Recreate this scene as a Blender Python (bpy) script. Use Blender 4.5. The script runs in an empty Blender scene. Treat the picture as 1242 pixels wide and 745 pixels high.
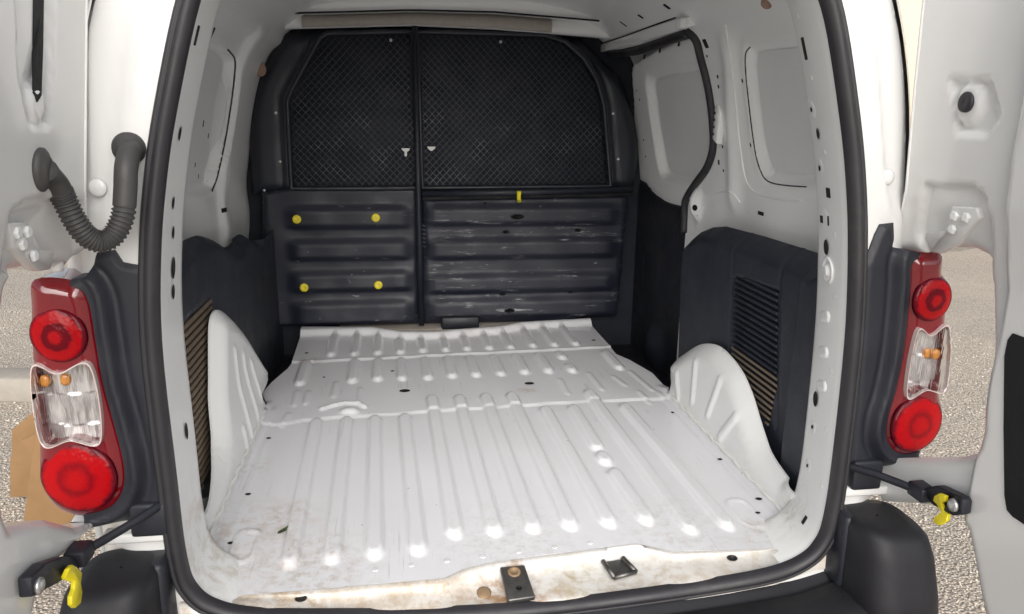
import bpy, bmesh, math, random
import numpy as np
from mathutils import Vector, Matrix
from mathutils.bvhtree import BVHTree
from mathutils.geometry import delaunay_2d_cdt
random.seed(7); rng = np.random.default_rng(7)
sc = bpy.context.scene
C = sc.collection

# ------------------------------------------------------------------ camera
CAM = np.array([-0.204935, -1.221200, 0.848188])
YAW, PIT, ROL, FPX = 0.147403, 0.250982, 0.012094, 919.826
IW, IH = 1242.0, 745.0
_f = np.array([math.sin(YAW)*math.cos(PIT), math.cos(YAW)*math.cos(PIT), -math.sin(PIT)])
_r = np.array([math.cos(YAW), -math.sin(YAW), 0.0]); _u = np.cross(_r, _f)
_R = _r*math.cos(ROL)+_u*math.sin(ROL); _U = -_r*math.sin(ROL)+_u*math.cos(ROL)
cd = bpy.data.cameras.new('camera'); cam = bpy.data.objects.new('camera', cd); C.objects.link(cam)
cd.sensor_width = 36.0; cd.lens = FPX/IW*36.0; cd.clip_start = 0.05; cd.clip_end = 500
cam.matrix_world = Matrix(((_R[0], _U[0], -_f[0], CAM[0]), (_R[1], _U[1], -_f[1], CAM[1]), (_R[2], _U[2], -_f[2], CAM[2]), (0, 0, 0, 1)))
sc.camera = cam

# ------------------------------------------------------------------ light: overcast daylight
SUN_EL, SUN_AZ = math.radians(30), math.radians(184)      # behind the photographer, a little to the left
world = bpy.data.worlds.new('World'); sc.world = world; world.use_nodes = True
wn, wl = world.node_tree.nodes, world.node_tree.links
bg = wn['Background']; sky = wn.new('ShaderNodeTexSky'); sky.sky_type = 'NISHITA'; sky.sun_disc = False
sky.sun_elevation = SUN_EL; sky.sun_rotation = SUN_AZ; sky.air_density = 1.0; sky.dust_density = 4.0; sky.ozone_density = 1.0
hs = wn.new('ShaderNodeHueSaturation'); hs.inputs['Saturation'].default_value = 0.36   # cloud cover greys the blue
wl.new(sky.outputs[0], hs.inputs['Color']); wl.new(hs.outputs[0], bg.inputs['Color'])
bg.inputs['Strength'].default_value = 0.085
sd = bpy.data.lights.new('sun', 'SUN'); sd.energy = 1.5; sd.angle = math.radians(70); sd.color = (1.0, 0.985, 0.965)
sun = bpy.data.objects.new('sun', sd); C.objects.link(sun)
sdir = Vector((math.sin(SUN_AZ)*math.cos(SUN_EL), math.cos(SUN_AZ)*math.cos(SUN_EL), math.sin(SUN_EL)))
sun.rotation_euler = sdir.to_track_quat('Z', 'Y').to_euler(); sun.location = (0, -6, 8)
vs = sc.view_settings
vs.view_transform = 'Standard'; vs.look = 'None'; vs.gamma = 1.0; vs.use_curve_mapping = False; vs.exposure = 0.93
sc.render.engine = 'CYCLES'
try:
    sc.cycles.max_bounces = 10; sc.cycles.diffuse_bounces = 7
except Exception: pass

# ------------------------------------------------------------------ picture point -> place
def ray(px, py): return _f+_R*(px-IW/2)/FPX-_U*(py-IH/2)/FPX
def at(px, py, ax, v):
    d = ray(px, py); return CAM+d*((v-CAM[ax])/d[ax])
def onX(px, py, side, fX):
    d = ray(px, py); lo, hi = 0.2, 6.0
    g = lambda t: side*(CAM+d*t)[0]-fX((CAM+d*t)[2])
    for _ in range(60):
        m = (lo+hi)/2
        if g(m) < 0: lo = m
        else: hi = m
    return CAM+d*lo
def ss(a, b, x):
    t = np.clip((np.asarray(x, float)-a)/(b-a), 0, 1); return t*t*(3-2*t)

# ------------------------------------------------------------------ mesh helpers
def link(name, me, mat, parent=None, smooth=True):
    o = bpy.data.objects.new(name, me); C.objects.link(o)
    if mat is not None and not me.materials: me.materials.append(mat)
    if smooth: me.polygons.foreach_set('use_smooth', [True]*len(me.polygons))
    if parent is not None: setpar(o, parent)
    return o
def setpar(o, parent):
    o.parent = parent
    if parent.type == 'EMPTY': o.matrix_parent_inverse = Matrix.Translation(-parent.location)
def mk(name, V, F, mat, parent=None, smooth=True):
    me = bpy.data.meshes.new(name); me.from_pydata([tuple(map(float, v)) for v in V], [], [tuple(map(int, f)) for f in F]); me.update()
    return link(name, me, mat, parent, smooth)
def frombm(name, bm, mat, parent=None, smooth=False):
    bmesh.ops.recalc_face_normals(bm, faces=bm.faces)
    me = bpy.data.meshes.new(name); bm.to_mesh(me); bm.free()
    return link(name, me, mat, parent, smooth)
def pip(P, poly):
    x, y = P[:, 0], P[:, 1]; c = np.zeros(len(P), bool); q = np.asarray(poly); n = len(q)
    for i in range(n):
        a, b = q[i], q[i-1]
        m = ((a[1] > y) != (b[1] > y))
        with np.errstate(divide='ignore', invalid='ignore'):
            c ^= m & (x < (b[0]-a[0])*(y-a[1])/(b[1]-a[1]+1e-15)+a[0])
    return c
def pdist(P, poly, closed=True):
    q = np.asarray(poly, float); d = np.full(len(P), 1e9); n = len(q)
    for i in range(n if closed else n-1):
        a, b = q[i], q[(i+1) % n]; ab = b-a; L = ab@ab+1e-15
        t = np.clip(((P-a)@ab)/L, 0, 1); d = np.minimum(d, np.linalg.norm(P-a-t[:, None]*ab, axis=1))
    return d
def sdf(P, poly): return np.where(pip(P, poly), -1, 1)*pdist(P, poly)
def seg(u, v, a, b):
    P = np.stack([u, v], 1); return pdist(P, [a, b], False)
def resamp(poly, d, closed=True):
    out = []; n = len(poly)
    for i in range(n if closed else n-1):
        a = np.asarray(poly[i], float); b = np.asarray(poly[(i+1) % n], float)
        L = np.hypot((b-a)[0]/d[0], (b-a)[1]/d[1]); k = max(1, int(round(L)))
        for j in range(k): out.append(a+(b-a)*j/k)
    if not closed: out.append(np.asarray(poly[-1], float))
    return np.array(out)
def spline(pts, k=6, closed=True):
    q = np.asarray(pts, float); n = len(q); out = []
    for i in range(n if closed else n-1):
        g = (lambda j: q[j % n]) if closed else (lambda j: q[min(max(j, 0), n-1)])
        p0, p1, p2, p3 = g(i-1), g(i), g(i+1), g(i+2)
        for j in range(k):
            t = j/k
            out.append(.5*((2*p1)+(-p0+p2)*t+(2*p0-5*p1+4*p2-p3)*t*t+(-p0+3*p1-3*p2+p3)*t**3))
    if not closed: out.append(q[-1])
    return np.array(out)
def patch(name, poly, d, fn, mat, parent=None, holes=(), skirt=None, back=False):
    """sheet over a 2-D outline (with holes), shaped by fn(u, v) -> x, y, z; skirt = thickness vector"""
    if np.isscalar(d): d = (d, d)
    loops = [resamp(poly, d)]+[resamp(h, d) for h in holes]
    pts, ed = [], []
    for L in loops:
        b = len(pts); pts += [tuple(p) for p in L]; ed += [(b+i, b+(i+1) % len(L)) for i in range(len(L))]
    A = np.asarray(poly); lo, hi = A.min(0), A.max(0)
    gu = np.arange(lo[0]+d[0]*.5, hi[0], d[0]); gv = np.arange(lo[1]+d[1]*.5, hi[1], d[1])
    G = np.stack(np.meshgrid(gu, gv), -1).reshape(-1, 2)
    keep = pip(G, poly)
    for h in holes: keep &= ~pip(G, h)
    G = G[keep]; S = np.array([1/d[0], 1/d[1]])
    near = np.ones(len(G), bool)
    for L in loops: near &= pdist(G*S, np.asarray(L)*S) > .45
    pts += [tuple(p) for p in G[near]]
    r = delaunay_2d_cdt([Vector((p[0]/d[0], p[1]/d[1])) for p in pts], ed, [], 0, 1e-6)
    P = np.array([(v.x*d[0], v.y*d[1]) for v in r[0]]); F = np.array([f[:3] for f in r[2]])
    cen = P[F].mean(1); ok = pip(cen, poly)
    for h in holes: ok &= ~pip(cen, h)
    F = F[ok]; X = np.stack(np.broadcast_arrays(*fn(P[:, 0], P[:, 1])), 1)
    V = X; FF = [tuple(f) for f in F]
    if skirt is not None:
        cnt = {}
        for f in FF:
            for i in range(3):
                e = (f[i], f[(i+1) % 3]); k = tuple(sorted(e)); cnt[k] = None if k in cnt else e
        be = [e for e in cnt.values() if e]
        used = sorted({i for e in be for i in e}); m1 = {v: len(V)+i for i, v in enumerate(used)}
        n1 = len(used); m2 = {v: len(V)+n1+i for i, v in enumerate(used)}
        base = V
        V = np.vstack([V, base[used], base[used]+np.array(skirt)])
        for a, b in be: FF.append((m1[b], m1[a], m2[a], m2[b]))
        if back:
            o = len(V); V = np.vstack([V, base+np.array(skirt)]); FF += [(f[2]+o, f[1]+o, f[0]+o) for f in F]
    used = np.unique(np.concatenate([np.array(f) for f in FF])); mp = -np.ones(len(V), int); mp[used] = np.arange(len(used))
    return mk(name, V[used], [[mp[i] for i in f] for f in FF], mat, parent)
def grid(name, X, mat, parent=None, cu=False, cv=False):
    """X: (nu, nv, 3)"""
    nu, nv = X.shape[:2]; F = []
    for i in range(nu if cu else nu-1):
        for j in range(nv if cv else nv-1):
            a, b = i*nv+j, ((i+1) % nu)*nv+j; c, e = ((i+1) % nu)*nv+(j+1) % nv, i*nv+(j+1) % nv
            F.append((a, b, c, e))
    return mk(name, X.reshape(-1, 3), F, mat, parent)
def tube(name, path, rad, mat, parent=None, n=12, closed=False, flat=1.0, caps=True):
    P = np.asarray(path, float); N = len(P); rad = np.broadcast_to(np.asarray(rad, float), (N,))
    T = np.roll(P, -1, 0)-np.roll(P, 1, 0)
    if not closed: T[0] = P[1]-P[0]; T[-1] = P[-1]-P[-2]
    T /= np.linalg.norm(T, axis=1)[:, None]+1e-12
    nrm = np.cross(T[0], (0, 0, 1.0)); nrm = nrm if np.linalg.norm(nrm) > .1 else np.cross(T[0], (1.0, 0, 0)); nrm /= np.linalg.norm(nrm)
    V = []; th = np.arange(n)/n*2*math.pi
    for i in range(N):
        nrm = nrm-T[i]*(nrm@T[i]); nrm /= np.linalg.norm(nrm); bi = np.cross(T[i], nrm)
        V.append(P[i]+rad[i]*(np.cos(th)[:, None]*nrm+flat*np.sin(th)[:, None]*bi))
    o = []
    for i in range(N if closed else N-1):
        for j in range(n):
            k = (i+1) % N; o.append((i*n+j, i*n+(j+1) % n, k*n+(j+1) % n, k*n+j))
    if not closed and caps: o += [tuple(range(n))[::-1], tuple((N-1)*n+j for j in range(n))]
    return mk(name, np.vstack(V), o, mat, parent)
def basis(ax):
    a = np.asarray(ax, float); a = a/np.linalg.norm(a); t = np.array((0, 0, 1.0)) if abs(a[2]) < .9 else np.array((1.0, 0, 0))
    u = np.cross(t, a); u /= np.linalg.norm(u); return u, np.cross(a, u), a
def lathe(name, c, ax, prof, mat, parent=None, n=24, su=1.0, sv=1.0, smooth=True):
    u, v, a = basis(ax); V = []; F = []; c = np.asarray(c, float)
    for r, h in prof:
        for k in range(n):
            t = 2*math.pi*k/n; V.append(c+u*r*su*math.cos(t)+v*r*sv*math.sin(t)+a*h)
    m = len(prof)
    for i in range(m-1):
        for k in range(n): F.append((i*n+k, i*n+(k+1) % n, (i+1)*n+(k+1) % n, (i+1)*n+k))
    if prof[0][0] > 1e-6: F.append(tuple(range(n))[::-1])
    if prof[-1][0] > 1e-6: F.append(tuple((m-1)*n+k for k in range(n)))
    return mk(name, V, F, mat, parent, smooth)
def prism(name, pts, vec, mat, parent=None, bev=0.0, segs=2):
    bm = bmesh.new(); vs_ = [bm.verts.new(tuple(map(float, p))) for p in pts]; f = bm.faces.new(vs_)
    g = bmesh.ops.extrude_face_region(bm, geom=[f]); nv = [e for e in g['geom'] if isinstance(e, bmesh.types.BMVert)]
    bmesh.ops.translate(bm, verts=nv, vec=Vector(tuple(map(float, vec))))
    bmesh.ops.recalc_face_normals(bm, faces=bm.faces)
    if bev: bmesh.ops.bevel(bm, geom=list(bm.edges), offset=bev, segments=segs, affect='EDGES', profile=.5, clamp_overlap=True)
    return frombm(name, bm, mat, parent, bool(bev))
def box(name, c, size, mat, parent=None, bev=.002, rot=None, segs=2):
    bm = bmesh.new(); bmesh.ops.create_cube(bm, size=1.0); M = Matrix.Diagonal((*size, 1))
    if rot is not None: M = rot.to_4x4() @ M
    bmesh.ops.transform(bm, matrix=Matrix.Translation(tuple(map(float, c))) @ M, verts=bm.verts)
    if bev: bmesh.ops.bevel(bm, geom=list(bm.edges), offset=bev, segments=segs, affect='EDGES', profile=.5, clamp_overlap=True)
    return frombm(name, bm, mat, parent, bool(bev))
def frame_rot(ax, up=(0, 0, 1)):
    a = Vector(ax).normalized(); x = Vector(up).cross(a).normalized(); y = a.cross(x)
    return Matrix((x, y, a)).transposed()
def hole(c, nrm, w, h, parent, square=False, name='mounting_hole', mat=None):
    """small opening in the sheet metal, its inner shade painted near-black: a shallow cup whose rim is flush with the panel"""
    mat = mat or M['dark']
    if square: return box(name, np.asarray(c)+np.asarray(nrm)*-.0015, (w, h, .005), mat, parent, .0008, frame_rot(nrm))
    return lathe(name, c, nrm, [(1, .0012), (.82, .0015), (.7, -.0), (0, -.0005)], mat, parent, 14, w/2, h/2)
def emboss(c, nrm, L, w, hgt, mat, parent, tilt=0.0, name='pressed_bead'):
    """pressed capsule-shaped swage standing out of the sheet"""
    u, v, a = basis(nrm); c = np.asarray(c, float); ct, st = math.cos(tilt), math.sin(tilt)
    e1, e2 = u*ct+v*st, -u*st+v*ct; X = []
    for i, (s, z) in enumerate([(1.12, -.003), (1.0, .0), (.8, .75), (.5, 1.0), (.02, 1.0)]):
        row = []
        for k in range(24):
            t = 2*math.pi*k/24; sg = 1 if math.cos(t) >= 0 else -1
            row.append(c+e1*(sg*max(L-w, 0)/2+s*w/2*math.cos(t))+e2*(s*w/2*math.sin(t))+a*(z*hgt if z > 0 else z))
        X.append(row)
    return grid(name, np.array(X), mat, parent, cv=True)

_bv = {}
def hit(o, px, py, lift=0.0):
    """the point of object o that lies under a picture point, and its normal (towards the viewer)"""
    if o.name not in _bv: _bv[o.name] = BVHTree.FromPolygons([v.co.copy() for v in o.data.vertices], [tuple(p.vertices) for p in o.data.polygons])
    d = Vector(ray(px, py)).normalized(); p, n, i, t = _bv[o.name].ray_cast(Vector(CAM), d)
    if p is None: print('MISS', o.name, px, py); return CAM+ray(px, py)*1.3, -ray(px, py)
    if n.dot(d) > 0: n = -n
    n = np.array(n); return np.array(p)+n*lift, n
def holes_on(o, lst, parent=None, **k):
    for x, y, w, h, sq in lst:
        p, n = hit(o, x, y, .0008)
        if p is not None: hole(p, n, w, h, parent or o, bool(sq), **k)
def line_on(o, pts, lift): return [q for q in (hit(o, x, y, lift)[0] for x, y in spline(pts, 8, False)) if q is not None]

# ------------------------------------------------------------------ materials
class NT:
    def __init__(s, name):
        s.m = bpy.data.materials.new(name); s.m.use_nodes = True; s.n = s.m.node_tree.nodes; s.l = s.m.node_tree.links
        s.b = s.n['Principled BSDF']; s.geo = s.n.new('ShaderNodeTexCoord')
    def put(s, node, key, v):
        i = node.inputs[key]
        if hasattr(v, 'is_output') or isinstance(v, bpy.types.NodeSocket): s.l.new(v, i)
        else: i.default_value = v
    def pos(s): return s.geo.outputs['Object']
    def map(s, scale, loc=(0, 0, 0)):
        n = s.n.new('ShaderNodeMapping'); s.put(n, 'Vector', s.pos()); n.inputs['Scale'].default_value = scale; n.inputs['Location'].default_value = loc; return n.outputs[0]
    def noise(s, scale, detail=3, vec=None, rough=.55):
        n = s.n.new('ShaderNodeTexNoise'); s.put(n, 'Vector', vec or s.pos()); n.inputs['Scale'].default_value = scale; n.inputs['Detail'].default_value = detail; n.inputs['Roughness'].default_value = rough; return n.outputs['Fac']
    def vor(s, scale, vec=None, out='Distance'):
        n = s.n.new('ShaderNodeTexVoronoi'); s.put(n, 'Vector', vec or s.pos()); n.inputs['Scale'].default_value = scale; return n.outputs[out]
    def rng(s, v, a, b, c=0., d=1.):
        n = s.n.new('ShaderNodeMapRange'); n.interpolation_type = 'SMOOTHSTEP'; s.put(n, 'Value', v)
        for k, x in zip(('From Min', 'From Max', 'To Min', 'To Max'), (a, b, c, d)): n.inputs[k].default_value = x
        return n.outputs[0]
    def math(s, op, a, b=0.):
        n = s.n.new('ShaderNodeMath'); n.operation = op; s.put(n, 0, a); s.put(n, 1, b); return n.outputs[0]
    def mix(s, f, a, b):
        n = s.n.new('ShaderNodeMix'); n.data_type = 'RGBA'; s.put(n, 0, f)
        s.put(n, 6, a if not isinstance(a, tuple) else (*a, 1)); s.put(n, 7, b if not isinstance(b, tuple) else (*b, 1)); return n.outputs[2]
    def dist(s, p):
        n = s.n.new('ShaderNodeVectorMath'); n.operation = 'DISTANCE'; s.put(n, 0, s.pos()); n.inputs[1].default_value = p; return n.outputs['Value']
    def axis(s, k):
        n = s.n.new('ShaderNodeSeparateXYZ'); s.put(n, 0, s.pos()); return n.outputs[k]
    def bump(s, h, strength, dist=.001):
        n = s.n.new('ShaderNodeBump'); s.put(n, 'Height', h); n.inputs['Strength'].default_value = strength; n.inputs['Distance'].default_value = dist
        s.l.new(n.outputs[0], s.b.inputs['Normal'])
    def out(s, col=None, rough=.5, metal=0., coat=0., spec=.5, trans=0., ior=None):
        if col is not None: s.put(s.b, 'Base Color', col if not isinstance(col, tuple) else (*col, 1))
        s.put(s.b, 'Roughness', rough); s.put(s.b, 'Metallic', metal); s.put(s.b, 'Coat Weight', coat); s.put(s.b, 'Specular IOR Level', spec); s.put(s.b, 'Transmission Weight', trans)
        if ior: s.b.inputs['IOR'].default_value = ior
        return s.m
M = {}
def paint(name, col, rough=.34, dirt=.25, dcol=(.42, .36, .29), stains=(), scratch=0., speck=.4):
    t = NT(name); c = t.mix(t.noise(5, 0), tuple(x*.985 for x in col), tuple(x*1.015 for x in col))
    if dirt: c = t.mix(t.rng(t.noise(2.3, 4), .35, .95, 0, dirt), c, dcol)
    if speck: c = t.mix(t.math('MULTIPLY', t.rng(t.vor(17), .05, .035), t.rng(t.noise(4, 2), .54, .60, 0, speck)), c, (.10, .08, .06))
    if scratch:
        lines = t.math('MULTIPLY', t.rng(t.noise(1, 4, t.map((150, 3.2, 20)), .6), .59, .70), t.rng(t.noise(3.6, 3), .50, .68))
        c = t.mix(t.math('MULTIPLY', lines, scratch), c, (.30, .285, .27))
        dots = t.math('MULTIPLY', t.rng(t.vor(24), .075, .05), t.rng(t.noise(7, 2), .52, .6))
        c = t.mix(t.math('MULTIPLY', dots, .5), c, (.22, .17, .12))
    for p, r, k, sc_, colr in stains:
        m = t.math('MULTIPLY', t.rng(t.dist(p), r, r*.12), t.rng(t.noise(sc_, 6, rough=.72), .42, .68, 0, k)); c = t.mix(m, c, colr)
    return t.out(c, rough, coat=.3)
RUST = (.30, .15, .06); MUD = (.40, .30, .19)
M['paint'] = paint('white_paint_outside', (.745, .745, .735), .24, 0, speck=0)
M['inner'] = paint('white_paint_inside', (.85, .86, .855), .34, .0, stains=[((.62, .75, .0), .14, .14, 60, (.45, .40, .34)), ((.62, .4, .0), .14, .14, 60, (.45, .38, .3)), ((-.62, .5, .0), .2, .14, 60, (.45, .38, .3)), ((.62, .12, .02), .12, .5, 30, MUD), ((-.62, .12, .05), .2, .7, 26, MUD)])
M['floor'] = paint('white_paint_floor', (.775, .78, .81), .22, .10, scratch=.6,
    stains=[((-.56, .22, 0), .26, .42, 30, (.46, .33, .22)), ((-.4, .10, 0), .20, .5, 40, (.42, .33, .25)), ((0, .14, 0), .22, .35, 46, (.45, .40, .34)), ((.35, .14, 0), .2, .35, 44, (.45, .40, .34)), ((-.47, .3, 0), .10, .4, 45, (.42, .25, .16)), ((-.6, .55, 0), .10, .4, 30, (.42, .28, .2)), ((.56, .1, 0), .12, .5, 30, MUD), ((.1, 1.7, 0), .3, .5, 14, (.45, .38, .3)), ((.18, 1.0, 0), .05, .8, 30, (.5, .38, .22)), ((-.53, 1.35, 0), .06, .8, 40, RUST)])
M['sill'] = paint('white_paint_sill', (.64, .635, .615), .36, .95, dcol=(.42, .33, .24),
    stains=[((-.42, .02, -.02), .16, 1.0, 42, (.36, .27, .18)), ((-.18, .02, -.03), .14, .9, 48, (.40, .31, .21)), ((.3, .0, -.03), .16, .7, 46, (.42, .34, .25)), ((.46, .02, -.02), .14, .6, 40, (.45, .36, .26)), ((0, .03, -.03), .14, 1.0, 22, RUST), ((-.06, .0, -.03), .10, .9, 40, (.33, .2, .1)), ((.12, .03, -.03), .10, 1.0, 34, (.40, .34, .22)), ((-.3, .0, -.03), .25, .8, 26, (.42, .33, .24)), ((-.55, .03, -.02), .22, .95, 22, (.38, .26, .15)), ((.6, .05, 0), .10, .8, 30, RUST), ((.2, .0, -.04), .08, .8, 30, MUD)])
def plastic(name, col, rough=.5, dust=.12, bumpy=.25, grain=300, dcol=(.16, .155, .16)):
    t = NT(name); c = t.mix(t.rng(t.noise(4, 5, rough=.7), .45, .8, 0, dust), col, dcol)
    t.bump(t.noise(grain, 3), bumpy, .0012)
    return t.out(c, t.rng(t.noise(11, 4), .3, .75, rough-.08, rough+.14))
M['dark'] = plastic('dark_cavity', (.006, .006, .007), .8, .02)  # near-black paints in the shade inside holes, slots and gaps
M['black'] = plastic('black_plastic', (.013, .0145, .022), .5, .10)
M['trim'] = plastic('black_trim_plastic', (.019, .022, .033), .55, .14, .5, 240, (.13, .135, .16))
M['bump'] = plastic('black_bumper_plastic', (.011, .011, .015), .58, .06, .2, 500, (.05, .05, .055))
M['wet'] = M['bump']
M['rubber'] = plastic('black_rubber', (.022, .021, .025), .5, .22, .2, 200, (.12, .115, .115))
M['hose'] = plastic('grey_black_rubber_hose', (.052, .050, .050), .52, .3, .2, 150, (.15, .14, .13))
M['dust'] = plastic('dusty_brown_plastic', (.15, .115, .082), .75, .6, .4, 160, (.27, .205, .14))
M['gap'] = plastic('cab_shade_black', (.012, .015, .024), .8, .06, .25, 300, (.03, .035, .05))  # near-black shade colour for the panels added on the cab side
M['frame'] = plastic('bulkhead_black_metal', (.014, .0165, .026), .45, .12, .15, 200, (.05, .055, .075))
t = NT('scuffed_black_bulkhead')
c = t.mix(t.rng(t.noise(3, 5, rough=.7), .45, .8, 0, .14), (.012, .0142, .026), (.045, .05, .074))
reg = t.math('MULTIPLY', t.rng(t.axis(0), -.16, -.02), t.rng(t.axis(2), .50, .40))
scr = t.math('MULTIPLY', t.rng(t.noise(1, 5, t.map((7, 1, 90)), .75), .55, .70), t.rng(t.noise(6.5, 4, rough=.65), .46, .62))
c = t.mix(t.math('MULTIPLY', scr, reg), c, (.42, .42, .44))
scr2 = t.math('MULTIPLY', t.rng(t.noise(1, 3, t.map((26, 1, 60), (3, 0, 1))), .66, .72), t.rng(t.noise(5, 3, t.map((1, 1, 1), (5, 2, 3))), .5, .6))
c = t.mix(t.math('MULTIPLY', scr2, .35), c, (.42, .42, .44))
t.bump(t.noise(180, 3), .2, .001); M['bulk'] = t.out(c, t.rng(t.noise(10, 4), .3, .75, .42, .6))
def simple(name, col, rough, metal=0., coat=0., var=.2, sc_=30):
    t = NT(name); c = t.mix(t.rng(t.noise(sc_, 4), .35, .75, 0, var), col, tuple(x*.55 for x in col)); t.bump(t.noise(sc_*9, 2), .1, .0005)
    return t.out(c, rough, metal, coat)
t = NT('dark_wire_glints'); M['wire'] = t.out(t.mix(t.math('MULTIPLY', t.rng(t.noise(9, 4, rough=.7), .5, .72), t.rng(t.axis(2), 1.0, .75)), (.030, .034, .046), (.12, .125, .14)), .4, .3)  # paler patches paint faint glints on the lower wires
M['steel'] = simple('dark_worn_steel', (.16, .155, .15), .42, .85, 0, .6, 60)
M['rustbolt'] = simple('rusty_steel', (.28, .19, .11), .7, .3, 0, .5, 80)
M['zinc'] = simple('zinc_screw', (.62, .62, .62), .35, .8)
M['yellow'] = simple('yellow_plastic', (.78, .66, .015), .45, 0, .1, .15)
M['olive'] = simple('dull_yellow_plastic', (.50, .42, .04), .5, 0, 0, .3)
M['foam'] = simple('beige_foam', (.40, .36, .32), .9, 0, 0, .2, 50)
M['pink'] = simple('tan_foam', (.34, .22, .17), .85, 0, 0, .3, 60)
M['sealer'] = simple('white_sealer_gap_light', (.78, .78, .76), .5, 0, 0, .1)
M['blank'] = simple('grey_primer_panel', (.72, .73, .73), .5, 0, 0, .06, 4)
M['card'] = simple('brown_cardboard', (.25, .145, .065), .85, 0, 0, .25, 14)
M['leaf'] = simple('green_leaf', (.045, .07, .02), .6, 0, 0, .5, 60)
M['chip'] = simple('wood_chip', (.35, .25, .14), .8)
M['kerb'] = simple('concrete_kerb', (.34, .31, .27), .9, 0, 0, .3, 20)
M['wall'] = simple('beige_render', (.66, .56, .42), .92, 0, 0, .12, 6)
def lens(name, col, ring):
    t = NT(name); w = t.rng(t.noise(60, 2), .35, .7, 0, .35); c = t.mix(w, col, tuple(x*.45 for x in col))
    t.bump(t.vor(210), ring, .0015); return t.out(c, .28, 0, .25, .2)
M['red'] = lens('red_lens', (.40, .0015, .003), .35)
M['redhi'] = lens('bright_red_lens', (.56, .0015, .002), .5)
t = NT('dark_red_lens'); M['maroon'] = t.out((.17, .003, .009), .08, 0, 1.0, .5)
t = NT('amber_bulb'); M['amber'] = t.out((.66, .27, .05), .12, 0, .8)
def lensring(name, cen, r, stops):
    t = NT(name); d = t.math('DIVIDE', t.dist(tuple(map(float, cen))), r); d = t.math('ADD', d, t.rng(t.noise(55, 2), 0, 1, -.10, .10))
    n = t.n.new('ShaderNodeValToRGB'); t.l.new(d, n.inputs[0]); e = n.color_ramp.elements
    e[0].position, e[0].color = stops[0][0], (*stops[0][1], 1); e[1].position, e[1].color = stops[-1][0], (*stops[-1][1], 1)
    for p_, c_ in stops[1:-1]: q_ = e.new(p_); q_.color = (*c_, 1)
    t.bump(t.vor(150), .35, .002); return t.out(n.outputs[0], .16, 0, .18, .12)
t = NT('lamp_reflector'); M['chrome'] = t.out(t.mix(t.rng(t.noise(1, 2, t.map((180, 1, 25))), .35, .65), (.82, .81, .80), (.45, .43, .42)), .25, .45)
M['bezel'] = simple('lamp_rim', (.62, .5, .48), .25, 0, .6, .1)
t = NT('clear_lens'); t.bump(t.noise(1, 1, t.map((260, 10, 35))), .35, .004); M['clear'] = t.out((.97, .97, .97), .03, 0, 0, .5, 1.0, 1.2)
t = NT('asphalt_with_pale_gravel')
v1 = t.vor(95, out='Color'); n = t.n.new('ShaderNodeSeparateColor'); t.l.new(v1, n.inputs[0])
c = t.mix(t.rng(n.outputs[0], .1, .9), (.46, .41, .345), (.72, .645, .55)); c = t.mix(t.rng(t.vor(95), .25, .6), c, (.36, .31, .26))
c = t.mix(t.rng(t.noise(.8, 5, rough=.7), .4, .7, 0, .4), c, (.58, .50, .41))
t.bump(t.vor(95), 1.0, .010); M['ground'] = t.out(c, .9)

t = NT('gravel_grains'); v1 = t.vor(40, out='Color'); n = t.n.new('ShaderNodeSeparateColor'); t.l.new(v1, n.inputs[0])
M['stone'] = t.out(t.mix(n.outputs[0], (.44, .385, .32), (.74, .665, .57)), .85)
def tag(o, label=None, cat=None, group=None, kind=None):
    for k, v in (('label', label), ('category', cat), ('group', group), ('kind', kind)):
        if v: o[k] = v
    return o
GZ = -.58
van = bpy.data.objects.new('cargo_van', None); C.objects.link(van); van.location = (0, .9, GZ)
tag(van, 'white panel van seen from behind with both rear doors open and its load space empty', 'van')
def lab(o, s): o['label'] = s; return o

# ------------------------------------------------------------------ setting
mk('ground', [(-60, -40, GZ), (60, -40, GZ), (60, 80, GZ), (-60, 80, GZ)], [(0, 1, 2, 3)], M['ground'])['kind'] = 'structure'

# ------------------------------------------------------------------ inner shell of the load space
PZ = [-.14, .45, .6, .75, .9, 1.0, 1.08, 1.14, 1.19, 1.22, 1.232]
PX = [.762, .762, .752, .732, .698, .665, .62, .555, .44, .25, 0.0]
def Xw(z): return np.interp(z, PZ, PX)
_pr = spline(np.stack([PX, PZ], 1), 8, False); _ps = np.r_[0, np.cumsum(np.linalg.norm(np.diff(_pr, axis=0), axis=1))]
def s_of_z(z): return np.interp(z, _pr[:, 1], _ps)
def shell_pt(s): return np.interp(s, _ps, _pr[:, 0]), np.interp(s, _ps, _pr[:, 1])
def shell_n(s):
    a, b = shell_pt(np.asarray(s)-.012), shell_pt(np.asarray(s)+.012); dx, dz = b[0]-a[0], b[1]-a[1]; L = np.hypot(dx, dz)+1e-9
    return dz/L, -dx/L       # outward
LS = {1: 1.0, -1: 1.03}
def wallYS(px, py, side, off=0.0):
    p = onX(px, py, side, lambda z: (float(Xw(z))+off)*LS[side]); return (p[1], float(s_of_z(p[2])))
def shellfn(side, off):
    def fn(y, s):
        x, z = shell_pt(s); nx, nz = shell_n(s); o = off(y, s)
        return side*LS[side]*(x+nx*o), y, z+nz*o
    return fn
STOP = _ps[-1]
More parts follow.
